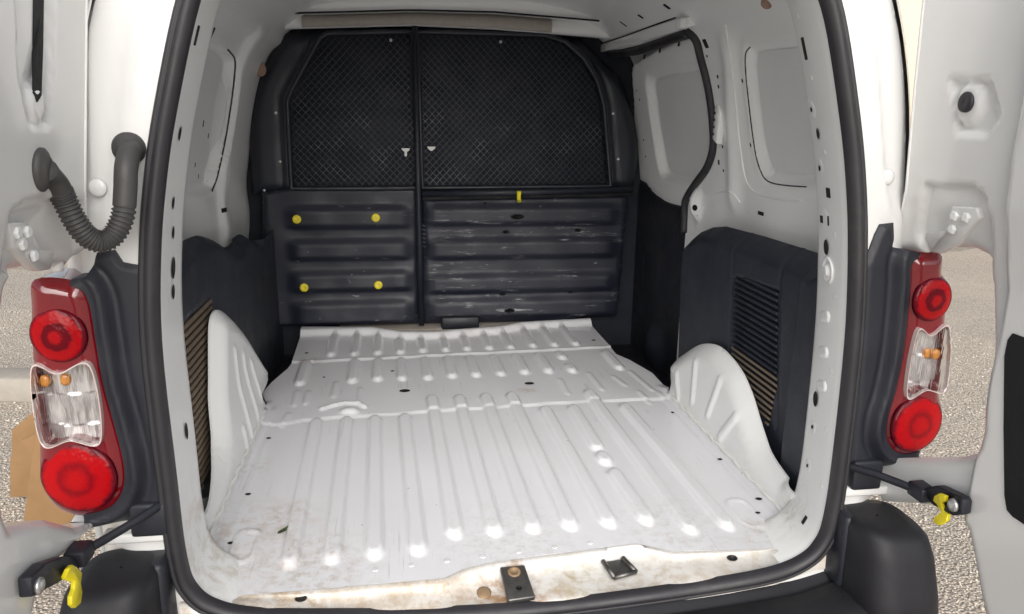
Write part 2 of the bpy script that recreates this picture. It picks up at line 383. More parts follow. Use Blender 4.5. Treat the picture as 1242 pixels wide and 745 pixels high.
# right: aperture of the sliding door, edged by its black seal
ap = [(836, 37), (845, 48), (853, 73), (862, 112), (866, 146), (867, 180), (859, 203), (847, 220), (836, 237), (831, 250), (831, 282)]
apYS = [wallYS(x, y, 1) for x, y in ap]
apPoly = spline(apYS, 4, False).tolist()+[[apYS[-1][0], .02], [1.80, .02], [1.80, apYS[0][1]-.0]]
qw = spline([wallYS(x, y, 1) for x, y in [(904, 100), (903, 66), (910, 56), (960, 49)]]+[(.36, float(s_of_z(1.03))), (.30, float(s_of_z(.95))), (.30, float(s_of_z(.72)))]+[wallYS(x, y, 1) for x, y in [(984, 227), (936, 223), (923, 212), (913, 172)]], 5)
boss = np.array(wallYS(846, 248, 1)); pil = [wallYS(882, 60, 1), wallYS(886, 150, 1), wallYS(890, 240, 1)]
def offR(y, s):
    P = np.stack([y, s], 1)
    o = .022*ss(.006, -.016, sdf(P, qw))+.004*np.exp(-((sdf(P, qw)-.03)/.02)**2)
    o -= .014*np.exp(-(pdist(P, pil, False)/.035)**2)                       # C-pillar swell
    d = np.hypot((y-boss[0])/.75, (s-boss[1])/1.25); o -= .03*ss(.055, .015, d)
    o -= .012*np.exp(-((s-s_of_z(1.10))/.03)**2)*ss(1.1, .6, y)               # roof rail
    o += .004*np.sin(y*17+s*9)*np.exp(-((s-s_of_z(.55))/.1)**2)
    return o
wallR = patch('side_wall', [(.15, .0), (1.80, .0), (1.80, STOP), (.15, STOP)], .016, shellfn(1, offR), M['inner'], van, holes=[np.array(apPoly)[:, :]*np.array([1, 1])])
lab(wallR, 'white inner side wall with recessed blanked window, behind the sliding door')
# left: one long blanked window
qwl = spline([wallYS(x, y, -1) for x, y in [(262, 52), (284, 68), (285, 85), (281, 120), (272, 175), (262, 215), (256, 233)]]+[(.62, float(s_of_z(.66))), (.5, float(s_of_z(.72))), (.5, float(s_of_z(.97))), (.6, float(s_of_z(1.02)))], 5)
def offL(y, s):
    P = np.stack([y, s], 1); d = sdf(P, qwl)
    o = .026*ss(.004, -.012, d)
    o -= .02*ss(.05, .005, np.abs(y-1.36)-.03)*ss(s_of_z(1.12), s_of_z(1.05), s)
    o -= .014*np.exp(-((s-s_of_z(1.09))/.03)**2)
    o -= .02*ss(.05, .02, np.hypot((y-.62)/1.0, (s-s_of_z(.80))/1.8))
    o += .006*np.sin(y*13+s*21)*ss(s_of_z(.7), s_of_z(.55), s)
    return o
wallL = patch('side_wall', [(.15, .0), (1.80, .0), (1.80, STOP), (.15, STOP)], .016, shellfn(-1, offL), M['inner'], van)
lab(wallL, 'white inner side wall with one long blanked window beside the wheel arch')
tube('window_edge_seal', line_on(wallL, [(276, 60), (284, 70), (285, 85), (281, 120), (274, 165), (265, 208), (257, 232)], .001), .0026, M['rubber'], wallL, 8)
tube('window_edge_seal', line_on(wallR, [(910, 57), (904, 68), (906, 105), (914, 172), (922, 206), (936, 222), (978, 227)], .000), .0018, M['rubber'], wallR, 8)

def inset(P, k): P = np.asarray(P); return P.mean(0)+(P-P.mean(0))*k
patch('window_blank', inset(qw, .86), .03, shellfn(1, lambda y, s: offR(y, s)-.0015), M['blank'], van)
patch('window_blank', inset(qwl, .88), .03, shellfn(-1, lambda y, s: offL(y, s)-.0015), M['blank'], van)
# sliding door skin behind the aperture
def Xd2(z): return float(Xw(z))+.028
def dYZ(px, py): p = onX(px, py, 1, Xd2); return (p[1], p[2])
wout = spline([dYZ(x, y) for x, y in [(769, 100), (769, 84), (777, 73), (836, 44), (850, 58), (860, 103), (867, 172), (852, 210), (836, 234), (822, 240), (802, 234), (786, 222), (773, 208), (771, 150)]], 4)
win = spline([dYZ(x, y) for x, y in [(787, 110), (787, 93), (796, 88), (850, 75), (872, 78), (876, 172), (864, 222), (840, 222), (814, 217), (803, 207), (794, 160)]], 4)
def doorfn(y, z):
    P = np.stack([y, z], 1); x = np.interp(z, PZ, PX)+.028
    x = x+.028*ss(.004, -.014, sdf(P, win))-.008*ss(.012, -.004, sdf(P, wout))+.05*ss(.0, .02, sdf(P, wout))*ss(.55, .62, z)
    return x, y, z
sdoor = patch('sliding_door', [(.80, -.12), (1.86, -.12), (1.86, 1.16), (.80, 1.16)], .013, doorfn, M['inner'], van)
lab(sdoor, 'inside of the sliding door with pressed blank window')
patch('window_blank', inset(win, .90), .03, lambda y, z: (doorfn(y, z)[0]-.0015, y, z), M['blank'], van)
tube('door_seal', [np.array(shellfn(1, lambda y, s: np.array([-.004]))(np.array([p[0]]), np.array([p[1]]))).ravel() for p in spline(apYS, 6, False)], .0135, M['rubber'], sdoor, 10)
# dark top gap above the sliding door
topg = [onX(x, y, 1, lambda z: float(Xw(z))+.004) for x, y in [(728, 66), (770, 62), (800, 52), (836, 40)]]
tube('top_seal', spline(topg, 5, False), .016, M['rubber'], sdoor, 10)
for x, y in [(781, 69), (800, 61), (823, 53)]:
    p = onX(x, y, 1, lambda z: Xd2(z)-.012); hole(p, (-1, 0, .2), .006, .016, sdoor, True)
for x, y in [(772, 110), (776, 121), (781, 170), (783, 190)]:
    p = onX(x, y, 1, lambda z: Xd2(z)-.012); hole(p, (-1, 0, .2), .008, .008, sdoor)
# upper guide rail
rp = [(718, 56), (770, 39), (821, 22), (834, 21), (833, 33), (829, 35), (775, 51), (723, 65)]
prism('guide_rail', [at(x, y, 0, .585) for x, y in rp], (.05, 0, .01), M['inner'], van, .004)
box('rail_end_cap', at(826, 29, 0, .580), (.02, .05, .026), M['inner'], van, .004)
tube('rail_gap', spline([at(x, y, 0, .586) for x, y in [(720, 56), (755, 45), (790, 32), (820, 21)]], 4, False), .0025, M['dark'], van, 6)
# holes in the right wall and roof rail
holes_on(wallR, [(756, 29, .008, .03, 1), (777, 20, .014, .02, 1), (809, 8, .016, .022, 1), (856, 53, .022, .026, 1), (858, 68, .008, .008, 0), (871, 93, .008, .012, 0), (872, 105, .008, .012, 0), (877, 178, .009, .010, 0), (872, 197, .009, .014, 1), (923, 259, .035, .010, 1), (901, 98, .008, .012, 0), (911, 176, .008, .012, 0), (878, 207, .008, .008, 0), (843, 252, .018, .020, 0)])
X = onX(868, 150, 1, lambda z: float(Xw(z))-.012)
prism('pillar_bracket', [X+np.array(o) for o in [(0, -.018, -.06), (0, .02, -.045), (0, .02, .05), (0, -.01, .06), (0, -.022, .03)]], (.02, 0, 0), M['inner'], wallR, .006)
for k in range(4): hole(X+np.array([-.001, .006, -.03+.02*k]), (-1, 0, 0), .006, .009, wallR)
holes_on(wallL, [(257, 40, .02, .03, 1), (234, 95, .01, .02, 1), (246, 150, .012, .02, 1), (252, 165, .01, .016, 1), (272, 255, .03, .014, 1), (236, 200, .01, .014, 1), (240, 214, .01, .014, 1)])

# ------------------------------------------------------------------ floor
def fl(px, py): p = at(px, py, 2, 0.0); return np.array([p[0], p[1]])
lip = [(236, 727), (254, 725), (400, 713), (539, 701), (562, 690), (590, 683), (640, 676), (771, 659), (795, 664), (815, 669), (890, 667), (972, 664), (995, 660)]
lipW = np.array([fl(*p) for p in lip]); lipY = lambda x: np.interp(x, lipW[:, 0], lipW[:, 1])
farlip = np.array([fl(*p) for p in [(366, 407), (451, 405), (487, 411), (531, 410), (570, 407), (600, 405), (632, 399), (714, 394)]])
fpoly = [(-.607, lipY(-.607))]+[tuple(p) for p in lipW if -.59 < p[0] < .59]+[(.607, lipY(.607)), (.607, .93)]
fpoly += [tuple(fl(*p)) for p in [(811, 475), (791, 454), (763, 438), (747, 431), (741, 423), (715, 394)]]
fpoly += [tuple(p) for p in farlip[::-1][1:-1]]+[tuple(fl(*p)) for p in [(366, 405), (354, 442), (349, 449), (330, 465), (318, 478)]]+[(-.607, .95)]
near = [(350, 686), (402, 680), (454, 675), (507, 670), (552, 650), (600, 647), (647, 644), (692, 640), (739, 637), (785, 634), (838, 645), (883, 640)]
farp = [(384, 512), (421, 510), (455, 508), (491, 506), (524, 485), (557, 484), (589, 482), (620, 481), (661, 497), (695, 495), (714, 477), (757, 493)]
ribs = []
for i, (a, b) in enumerate(zip(near, farp)):
    A, B = fl(*a)+(0, .026), fl(*b)+(0, -.022)
    if i == 9: ribs += [(A, fl(747, 578)), (fl(724, 543)+(0, .01), B), (fl(734, 560)+(0, .012), fl(734, 560)+(0, .016))]
    else: ribs.append((A, B))
mid = [(363, 468), (427, 465), (458, 463), (488, 462), (519, 461), (549, 459), (578, 458), (608, 456), (637, 454), (666, 453), (694, 451), (752, 449)]
far = [(401, 434), (430, 433), (458, 432), (486, 431), (513, 429), (541, 428), (567, 427), (594, 426), (620, 425), (647, 423), (673, 422), (699, 421)]
midr = [(fl(*p)+(0, .024), np.array([fl(*p)[0]-.003, 1.315])) for p in mid if p != (694, 451)]+[(fl(694, 451)+(0, .01), fl(694, 451)+(0, .03)), (fl(682, 435)+(0, .01), np.array([fl(682, 435)[0], 1.33]))]
farr = [(fl(*p)+(0, .024), np.array([fl(*p)[0]-.003, float(np.interp(fl(*p)[0], farlip[:, 0], farlip[:, 1]))-.062])) for p in far]
seam2 = [fl(*p) for p in [(354, 441), (450, 437), (560, 431), (650, 427), (742, 422)]]
step1 = np.array([fl(*p) for p in [(345, 516), (370, 511), (515, 501), (640, 493), (714, 488), (790, 486)]])
smalls = [(fl(349, 505), fl(343, 516)), (fl(360, 478), fl(357, 492)), (fl(407, 467), fl(405, 482)), (fl(437, 474), fl(436, 490)), (fl(374, 478), fl(371, 490)), (fl(776, 478), fl(787, 489)), (fl(715, 455), fl(729, 473)), (fl(745, 459), fl(757, 468)), (fl(765, 453), fl(790, 474)), (fl(680, 463), fl(688, 478))]
def floorfn(x, y):
    z = np.zeros_like(x)
    def add(lst, w, e, h):
        nonlocal z
        for a, b in lst:
            m = (x > min(a[0], b[0])-.05) & (x < max(a[0], b[0])+.05) & (y > min(a[1], b[1])-.05) & (y < max(a[1], b[1])+.05)
            if m.any(): z[m] = np.maximum(z[m], h*ss(w+e, w-e, seg(x[m], y[m]*.5, (a[0], a[1]*.5), (b[0], b[1]*.5))))
    add(ribs, .0165, .0050, .0115); add(midr, .016, .006, .0100); add(farr, .015, .006, .0100)
    add(smalls, .008, .004, .0028)
    P = np.stack([x, y], 1); r = z.copy(); z = np.zeros_like(x)
    z += .004*ss(.0, .006, y-np.interp(x, step1[:, 0], step1[:, 1]))             # sheet overlap
    z += .005*ss(.010, .003, pdist(P, seam2, False))+.003*ss(.0, .008, y-np.interp(x, [p[0] for p in seam2], [p[1] for p in seam2]))
    fy = np.interp(x, farlip[:, 0], farlip[:, 1]); z += .022*ss(-.05, -.012, y-fy)
    b0 = fl(424, 501); z += .010*ss(.03, .008, np.hypot((x-b0[0])/1.2, y-b0[1]))
    arc = [fl(*p) for p in [(391, 498), (404, 494), (418, 491), (434, 491), (442, 495)]]; z += .007*ss(.012, .004, pdist(P, arc, False))
    for sx in (-1, 1):
        z += .004*ss(.012, .004, np.abs(x-sx*.583))*ss(.1, .14, y)*ss(.95, .9, y)
        z += .012*ss(.020, .0, .607-sx*x)*ss(1.0, .92, y)
        c0 = np.array([sx*.53, .16]); d = np.abs(seg(x, y, c0, c0+(0, .07))-.022); z += .003*ss(.007, .002, d)
    z += .006*ss(.05, .0, y-lipY(x))*0
    z += .0012*np.sin(x*21+y*4)*np.sin(y*9)
    return x, y, np.maximum(z, 0)+r-.0
floor = patch('load_floor', fpoly, (.0042, .0075), floorfn, M['floor'], van, skirt=(0, 0, -.02))
lab(floor, 'white ribbed sheet metal load floor with scratches and dirt')
for x, y, w in [(491, 476, .026), (642, 467, .024), (720, 415, .014), (326, 532, .010), (301, 600, .010), (280, 660, .010), (816, 501, .010), (873, 559, .010), (920, 608, .012), (919, 624, .009), (393, 459, .008), (476, 452, .010), (372, 431, .012)]:
    p = fl(x, y); zz = float(floorfn(np.array([p[0]]), np.array([p[1]]))[2][0]); hole((p[0], p[1], zz+.0005), (0, 0, 1), w, w*1.3, floor, name='floor_plug')
# bulkhead foot: beige strip and black bracket behind the floor edge
box('floor_end_strip', (0, 1.78, .004), (.92, .16, .012), M['foam'], van, .003)
b = at(558, 397, 1, 1.72); box('foot_bracket', (b[0], 1.72, .03), (.15, .05, .05), M['black'], van, .006)
# sill
ZX = [0, .2, .4, .5, .555, .6]; ZZ = [-.040, -.033, -.018, -.006, .012, .030]
GF = [0, .04, .14, .28, .6, 1.0]; GZ_ = [0, .25, .62, .80, .92, 1.0]
def zsill(x, f): return np.minimum(np.interp(np.abs(x), ZX, ZZ)*np.interp(f, GF, GZ_), .02)+.004*np.sin(np.asarray(f)*math.pi)*np.sin(np.asarray(x)*23)
sx = np.linspace(-.60, .60, 161); X = []; Y0 = lipY(sx)
X.append(np.stack([sx, Y0-.004, np.full_like(sx, -.02)], 1)); X.append(np.stack([sx, Y0-.003, np.full_like(sx, .001)], 1))
for f_ in (.03, .07, .11, .16, .24, .34, .45, .6, .75, .88, 1.0):
    X.append(np.stack([sx, Y0+(-.012-Y0)*f_, zsill(sx, f_)], 1))
X.append(np.stack([sx, np.full_like(sx, -.014), zsill(sx, 1.0)-.03], 1))
sill = grid('door_sill', np.array(X), M['sill'], van); lab(sill, 'white rear sill with rust and mud stains')
def sillp(px, py):
    lo, hi = .2, 4
    d = ray(px, py)
    for _ in range(50):
        m = (lo+hi)/2; p = CAM+d*m; Y0 = lipY(p[0]); f_ = np.clip((p[1]-Y0)/(-.012-Y0), 0, 1)
        if p[2] > zsill(p[0], f_): lo = m
        else: hi = m
    return CAM+d*lo
for x, y in [(365, 727), (888, 678)]: hole(sillp(x, y)+np.array([0, 0, .001]), (0, -.25, 1), .017, .022, sill, name='sill_plug', mat=M['rubber'])
sc_ = [sillp(x, y) for x, y in [(606, 693), (636, 690), (649, 729), (616, 734)]]
st = prism('striker_plate', [p+np.array([0, 0, .001]) for p in sc_], (0, -.002, .010), M['steel'], sill, .0025); lab(st, 'dark worn steel striker plate')
hole((sc_[2]+sc_[3])/2*.72+(sc_[0]+sc_[1])/2*.28+np.array([0, -.002, .0125]), (0, -.3, 1), .010, .012, sill)
lathe('striker_bolt', (sc_[2]+sc_[3])/2*.2+(sc_[0]+sc_[1])/2*.8+np.array([0, -.002, .010]), (0, -.3, 1), [(.013, 0), (.013, .003), (.008, .004), (.007, .002), (0, .002)], M['rustbolt'], sill, 10)
lathe('sill_bolt', sillp(587, 720), (0, -.3, 1), [(.014, -.001), (.014, .003), (.010, .005), (0, .005)], M['rustbolt'], sill, 12)
c4 = [sillp(x, y) for x, y in [(731, 686), (755, 682), (771, 699), (745, 706)]]
prism('latch_clip', [p+np.array([0, 0, .003]) for p in c4], (0, 0, .005), M['steel'], sill, .0015)
for a, b in ((0, 3), (1, 2), (3, 2)): tube('latch_clip_rail', [c4[a]+np.array([0, 0, .010]), c4[b]+np.array([0, 0, .010])], .005, M['steel'], sill, 8)

# ------------------------------------------------------------------ wheel arches
def arch(side, top, beads, XA, tilts):
    Q = lambda x, y, o=0.0: (lambda p: (p[1], p[2]))(at(x, y, 0, side*(XA+o)))
    out = spline([Q(*p, -.012+.048*float(ss(0, .13, Q(*p)[1]))) for p in top], 5, False)
    poly = out.tolist()+[[.10, out[-1][1]], [.10, -.006], [out[0][0]+.004, -.006]]
    bd = [(Q(*a), Q(*b)) for a, b in beads]
    def fn(y, z):
        P = np.stack([y, z], 1); d = pdist(P, out, False)
        x = XA-.012+.02*ss(0, .2, z)+.030*(1-np.clip(d/.055, 0, 1))**2*ss(0, .10, z)
        x -= .004*ss(.0, .025, .03-z)*0
        for a, b in bd:
            dd = pdist(P, [a, b], False); x = x-.0045*ss(.016, .007, dd)
        return side*x, y, z
    return patch('wheel_arch', poly, .0075, fn, M['inner'], van, skirt=(side*.005, 0, 0))
aR = arch(1, [(810, 486), (812, 468), (816, 451), (823, 438), (833, 428), (846, 419), (860, 417), (875, 423), (895, 446), (909, 474), (926, 518), (939, 548), (960, 580)],
     [((822, 454), (827, 482)), ((841, 440), (843, 485)), ((870, 462), (862, 502)), ((892, 506), (878, 530))], .618, 0)
lab(aR, 'white wheel arch with four pressed beads in front of the louvred black trim')
aL = arch(-1, [(318, 482), (314, 455), (306, 430), (296, 408), (283, 390), (272, 379), (264, 376), (259, 382), (256.5, 395), (256, 420), (256, 470), (254, 540), (249, 606), (243, 640)],
     [((289, 425), (300, 530)), ((299, 430), (308, 505)), ((308, 440), (314, 485)), ((292, 520), (296, 560))], .618, 0)
lab(aL, 'white wheel arch with long pressed beads beside the dusty brown louvres')

for s in (-1, 1):
    patch('lower_wall', [(.06, -.02), (.45, -.02), (.30, .05), (.20, .10), (.06, .16)], .03, lambda y, z: (s*(.655+.05*z), y, z), M['inner'], van)
# ------------------------------------------------------------------ black lower trims
def YZ(px, py, X): p = at(px, py, 0, X); return (p[1], p[2])
XT = .672
tp = [YZ(*p, XT) for p in [(816, 440), (819, 330), (822, 293), (832, 282), (846, 276), (861, 275), (905, 287), (960, 305), (992, 316)]]
tpoly = tp+[[.14, tp[-1][1]], [.14, -.02], [1.04, -.02]]
vq = [YZ(*p, XT) for p in [(889, 334), (943, 352), (941, 470), (931, 520), (905, 470), (887, 430)]]
ledge = tp[2:]
s1_ = [YZ(x, y, XT) for x, y in [(890, 283), (888, 330), (884, 440)]]; s2_ = [YZ(x, y, XT) for x, y in [(950, 302), (946, 340), (944, 420), (942, 520)]]
def trimR(y, z):
    P = np.stack([y, z], 1); d = pdist(P, tp, False)
    x = XT+.0*y-.0; ex = .05*(1-np.clip(d/.05, 0, 1))**1.5
    x = x+ex-.02*ss(.30, .285, y)*ss(0, .02, d-.02)+.009*ss(.004, -.006, sdf(P, vq))
    x = x+.007*np.exp(-((pdist(P, s1_, False))/.004)**2)+.007*np.exp(-((pdist(P, s2_, False))/.004)**2)
    return x, y, z
trR = patch('lower_trim', tpoly, .0062, trimR, M['trim'], van); lab(trR, 'black plastic lower side trim with louvred vent beside the sliding door')
vz = np.array(vq); nS = 22
for k in range(nS):
    z = vz[:, 1].max()-.012-(vz[:, 1].max()-vz[:, 1].min()-.02)*k/(nS-1)
    ys = np.linspace(vz[:, 0].min(), vz[:, 0].max(), 200); ins = ys[pip(np.stack([ys, np.full(200, z)], 1), vq)]
    if len(ins) < 12: continue
    box('louvre_slat', (XT+.004, (ins[0]+ins[-1])/2, z), (.014, ins[-1]-ins[0], .0062), M['trim'] if k < 13 else M['dust'], trR, .0015, Matrix.Rotation(.6, 3, 'Y'))
# left trim
XL = -.672
tl = [YZ(*p, XL) for p in [(322, 292), (311, 284), (300, 292), (290, 300), (276, 291), (262, 286), (254, 287), (236, 296), (222, 309), (205, 322)]]
tl = [tuple(p) for p in spline(tl, 4, False)]
tlpoly = tl+[[.14, tl[-1][1]], [.14, -.02], [.95, -.02], [1.05, -.14], [1.80, -.14], [1.80, tl[0][1]]]
def trimL(y, z):
    P = np.stack([y, z], 1); d = pdist(P, tl, False); x = -XL+.04*(1-np.clip(d/.04, 0, 1))**1.6+.012*ss(1.15, 1.2, y)
    vl_ = sdf(P, vlp); x = x+.008*ss(.004, -.006, vl_)
    return -x, y, z
vlp = [YZ(*p, XL) for p in [(256, 362), (228, 388), (222, 396), (231, 470), (240, 560), (247, 606), (260, 560), (262, 420)]]
patch('vent_backing', vlp, .05, lambda y, z: (np.full_like(y, XL-.0065), y, z), M['dust'], van)
trL = patch('lower_trim', tlpoly, .0095, trimL, M['trim'], van); lab(trL, 'black plastic lower side trim with dusty brown vent beside the left wheel arch')
vz = np.array(vlp)
for k in range(24):
    z = vz[:, 1].max()-.01-(vz[:, 1].max()-vz[:, 1].min()-.02)*k/23
    ys = np.linspace(vz[:, 0].min(), vz[:, 0].max(), 200); ins = ys[pip(np.stack([ys, np.full(200, z)], 1), vlp)]
    if len(ins) < 12: continue
    box('louvre_slat', (XL-.003, (ins[0]+ins[-1])/2, z), (.012, ins[-1]-ins[0], .0085), M['dust'], trL, .002, Matrix.Rotation(-.45, 3, 'Y'))
# sliding door lower trim and step wells
XS = .768
dp = spline([YZ(*p, XS) for p in [(764, 217), (772, 213), (780, 221), (790, 232), (804, 242), (818, 246), (832, 247)]], 4, False).tolist()
dpoly = dp+[[1.02, dp[-1][1]], [1.02, -.14], [1.84, -.14], [1.84, dp[0][1]]]
gr = [(YZ(772, 340, XS), YZ(773, 300, XS)), (YZ(779, 345, XS), YZ(780, 298, XS))]
def slim(y, z):
    P = np.stack([y, z], 1); d = pdist(P, dp, False); x = XS+.03*(1-np.clip(d/.03, 0, 1))**2
    for a, b in gr: x = x-.006*ss(.01, .004, pdist(P, [a, b], False))
    c0 = np.array(YZ(795, 420, XS)); x = x-.04*ss(.12, .02, np.hypot(P[:, 0]-c0[0], P[:, 1]-c0[1]))
    return x, y, z
patch('sliding_door_trim', dpoly, .012, slim, M['black'], van)
for s in (-1, 1): box('step_well', (s*.68, 1.42, -.13), (.34, .84, .02), M['black'], van, .004)
for s in (-1, 1): box('step_riser', (s*.52, 1.42, -.075), (.02, .84, .10), M['black'], van, .002, Matrix.Rotation(s*-.17, 3, 'Z'))

# ------------------------------------------------------------------ tailgate aperture
half = [(0, -.042), (.2, -.035), (.4, -.020), (.5, -.006), (.555, .016), (.582, .046), (.594, .09), (.598, .2), (.593, .45), (.577, .625), (.556, .75), (.529, .86), (.486, 1.0), (.45, 1.06), (.39, 1.105), (.28, 1.125), (0, 1.13)]
ring = np.array(half+[(-x, z) for x, z in half[-2:0:-1]])
aper = spline(ring, 5)
def ringn(P):
    T = np.roll(P, -1, 0)-np.roll(P, 1, 0); T /= np.linalg.norm(T, axis=1)[:, None]; return np.stack([T[:, 1], -T[:, 0]], 1)
an = ringn(aper)
aper[:, 0] += np.where(aper[:, 0] < -.3, .010*ss(.6, .2, aper[:, 1]), 0)       # the left jamb stands a little further in
prof_f = [(-.006, .014), (-.004, .006), (0, .001), (.004, 0), (.03, .001), (.09, .012), (.140, .022), (.152, .026), (.158, .034), (.162, .06), (.165, .13), (.165, .17)]
sel = [i for i in range(len(aper)) if aper[i][1] > -.004]
i0 = next(i for i in sel if (i-1) % len(aper) not in sel); order = [(i0+k) % len(aper) for k in range(len(sel))]
kf = lambda i, o, y: o*(1.0 if aper[i][0] > -.3 or y < .01 or y > .153 else .15) if y <= .153 else (o if aper[i][0] > -.3 else o-.020)
X = np.array([[(aper[i][0]+an[i][0]*kf(i, o, y), y, aper[i][1]+an[i][1]*o*(1 if aper[i][1] > .1 else .3)) for y, o in prof_f] for i in order])
frame = grid('door_aperture_frame', X, M['inner'], van); lab(frame, 'white pillar flange with holes round the rear opening')
holes_on(frame, [(976, 59, .012, .040, 1), (985, 133, .008, .010, 0), (993, 162, .014, .020, 0), (995, 204, .009, .012, 0), (1005, 234, .018, .018, 1), (997, 266, .014, .014, 1), (1005, 268, .005, .018, 1), (1003, 300, .026, .030, 0), (990, 484, .026, .032, 0), (986, 518, .008, .010, 0), (980, 565, .007, .009, 0), (976, 631, .010, .018, 1)])
for x, y, r in [(985, 133, .020), (995, 204, .020), (986, 518, .018), (980, 565, .018)]:
    p, n = hit(frame, x, y, -.002); lathe('pressed_boss', p, n, [(r, .0), (r*.85, .002), (r*.5, .0022), (0, .0022)], M['inner'], frame, 20)
for x, y, L in [(1001, 384, .05), (999, 427, .05), (997, 468, .05), (1000, 267, .05)]:
    p, n = hit(frame, x, y); emboss(p, n, L, .024 if y > 300 else .044, .004 if y > 300 else .0006, M['inner'], frame, .25)
p, n = hit(frame, 1005, 328); lathe('striker_rosette', p, n, [(.026, 0), (.026, .003), (.021, .004), (.020, .002), (.012, .002), (.010, .007), (.004, .008), (0, .006)], M['inner'], frame, 24)
holes_on(frame, [(238, 43, .010, .030, 1), (217, 162, .012, .024, 0), (209, 246, .012, .022, 0), (209, 282, .012, .022, 0), (209, 325, .024, .038, 0), (209, 354, .018, .026, 0), (225, 523, .018, .032, 0)])
p, n = hit(wallR, 930, 4)
lathe('foam_plug', p, n, [(.013, -.01), (.013, .004), (.009, .009), (0, .010)], M['pink'], frame, 14)
lathe('foam_plug', at(316, 84, 1, 1.70), (.3, -1, 0), [(.020, -.01), (.020, .004), (.014, .009), (0, .010)], M['pink'], wallL, 10, 1.0, 1.3)

# rubber seal round the opening
sp = [(-.004, .0), (-.004, -.012), (-.001, -.020), (.006, -.0245), (.013, -.0230), (.0155, -.018), (.018, -.0185), (.020, -.020), (.023, -.018), (.026, -.012), (.027, .004), (.02, .006)]
X = np.array([[(aper[i][0]+an[i][0]*n_, y_, aper[i][1]+an[i][1]*n_) for n_, y_ in sp] for i in range(len(aper))])
seal = grid('opening_seal', X, M['rubber'], van, cu=True); lab(seal, 'black rubber weatherstrip round the rear opening')

# ------------------------------------------------------------------ outer body
oh = [(0, -.21), (.69, -.21), (.70, -.1), (.705, .3), (.70, .62), (.692, .75), (.668, .9), (.628, 1.03), (.575, 1.12), (.45, 1.185), (.2, 1.205), (0, 1.208)]
oring = np.array(oh+[(-x, z) for x, z in oh[-2:0:-1]]); outer = spline(oring, 4)
hole_ap = aper+an*.012
crease = [(.555, 1.03), (.585, .9), (.618, .75), (.64, .68)]
def rearfn(x, z):
    P = np.stack([x, z], 1); d = pdist(P, outer); y = .03*(1-np.clip(d/.05, 0, 1))**2
    da = pdist(P, hole_ap); y = y+.0*da
    Q = np.stack([np.abs(x), z], 1); dc = pdist(Q, crease, False); y = y-.006*np.exp(-(dc/.010)**2)+.010*ss(.0, .02, np.abs(x)-np.interp(z, [.68, .75, .9, 1.03], [.64, .618, .585, .555]))*ss(.66, .72, z)
    return x, y, z
rear = patch('rear_body_frame', outer, .012, rearfn, M['paint'], van, holes=[hole_ap]); lab(rear, 'white painted rear pillars round the opening')
on = ringn(outer); rings = []
for y, o in [(.03, 0), (.05, .016), (.09, .045), (.2, .085), (.5, .115), (1.2, .125), (2.2, .115)]:
    rings.append([(a[0]+n_[0]*o, y, a[1]+n_[1]*o*(1 if a[1] > 0 else .2)) for a, n_ in zip(outer, on)])
grid('outer_body', np.array(rings), M['paint'], van, cv=True)
patch('front_light_block', outer, .3, lambda x, z: (x*1.1, np.full_like(x, 2.2), z), M['gap'], van)  # unseen panel added to close the shell against light from the front
mk('underbody', [(-.74, .02, -.205), (.74, .02, -.205), (.74, 2.2, -.205), (-.74, 2.2, -.205)], [(0, 1, 2, 3)], M['dark'], van)
for s, x, y in [(1, 1078, 215), (-1, 117, 228)]:
    p = at(x, y, 1, .0); lathe('bump_stop', p+np.array([0, .004, 0]), (s*.1, -1, 0), [(.014, 0), (.013, .002), (.009, .004), (.0, .0045)], M['paint'], rear, 20)
# wheels, under the body
for s in (-1, 1):
    w = lathe('wheel', (s*.715, .55, GZ+.30), (s, 0, 0), [(.0, -.09), (.22, -.09), (.29, -.085), (.30, -.06), (.30, .06), (.29, .085), (.21, .09), (.19, .06), (0, .05)], M['rubber'], van, 32)

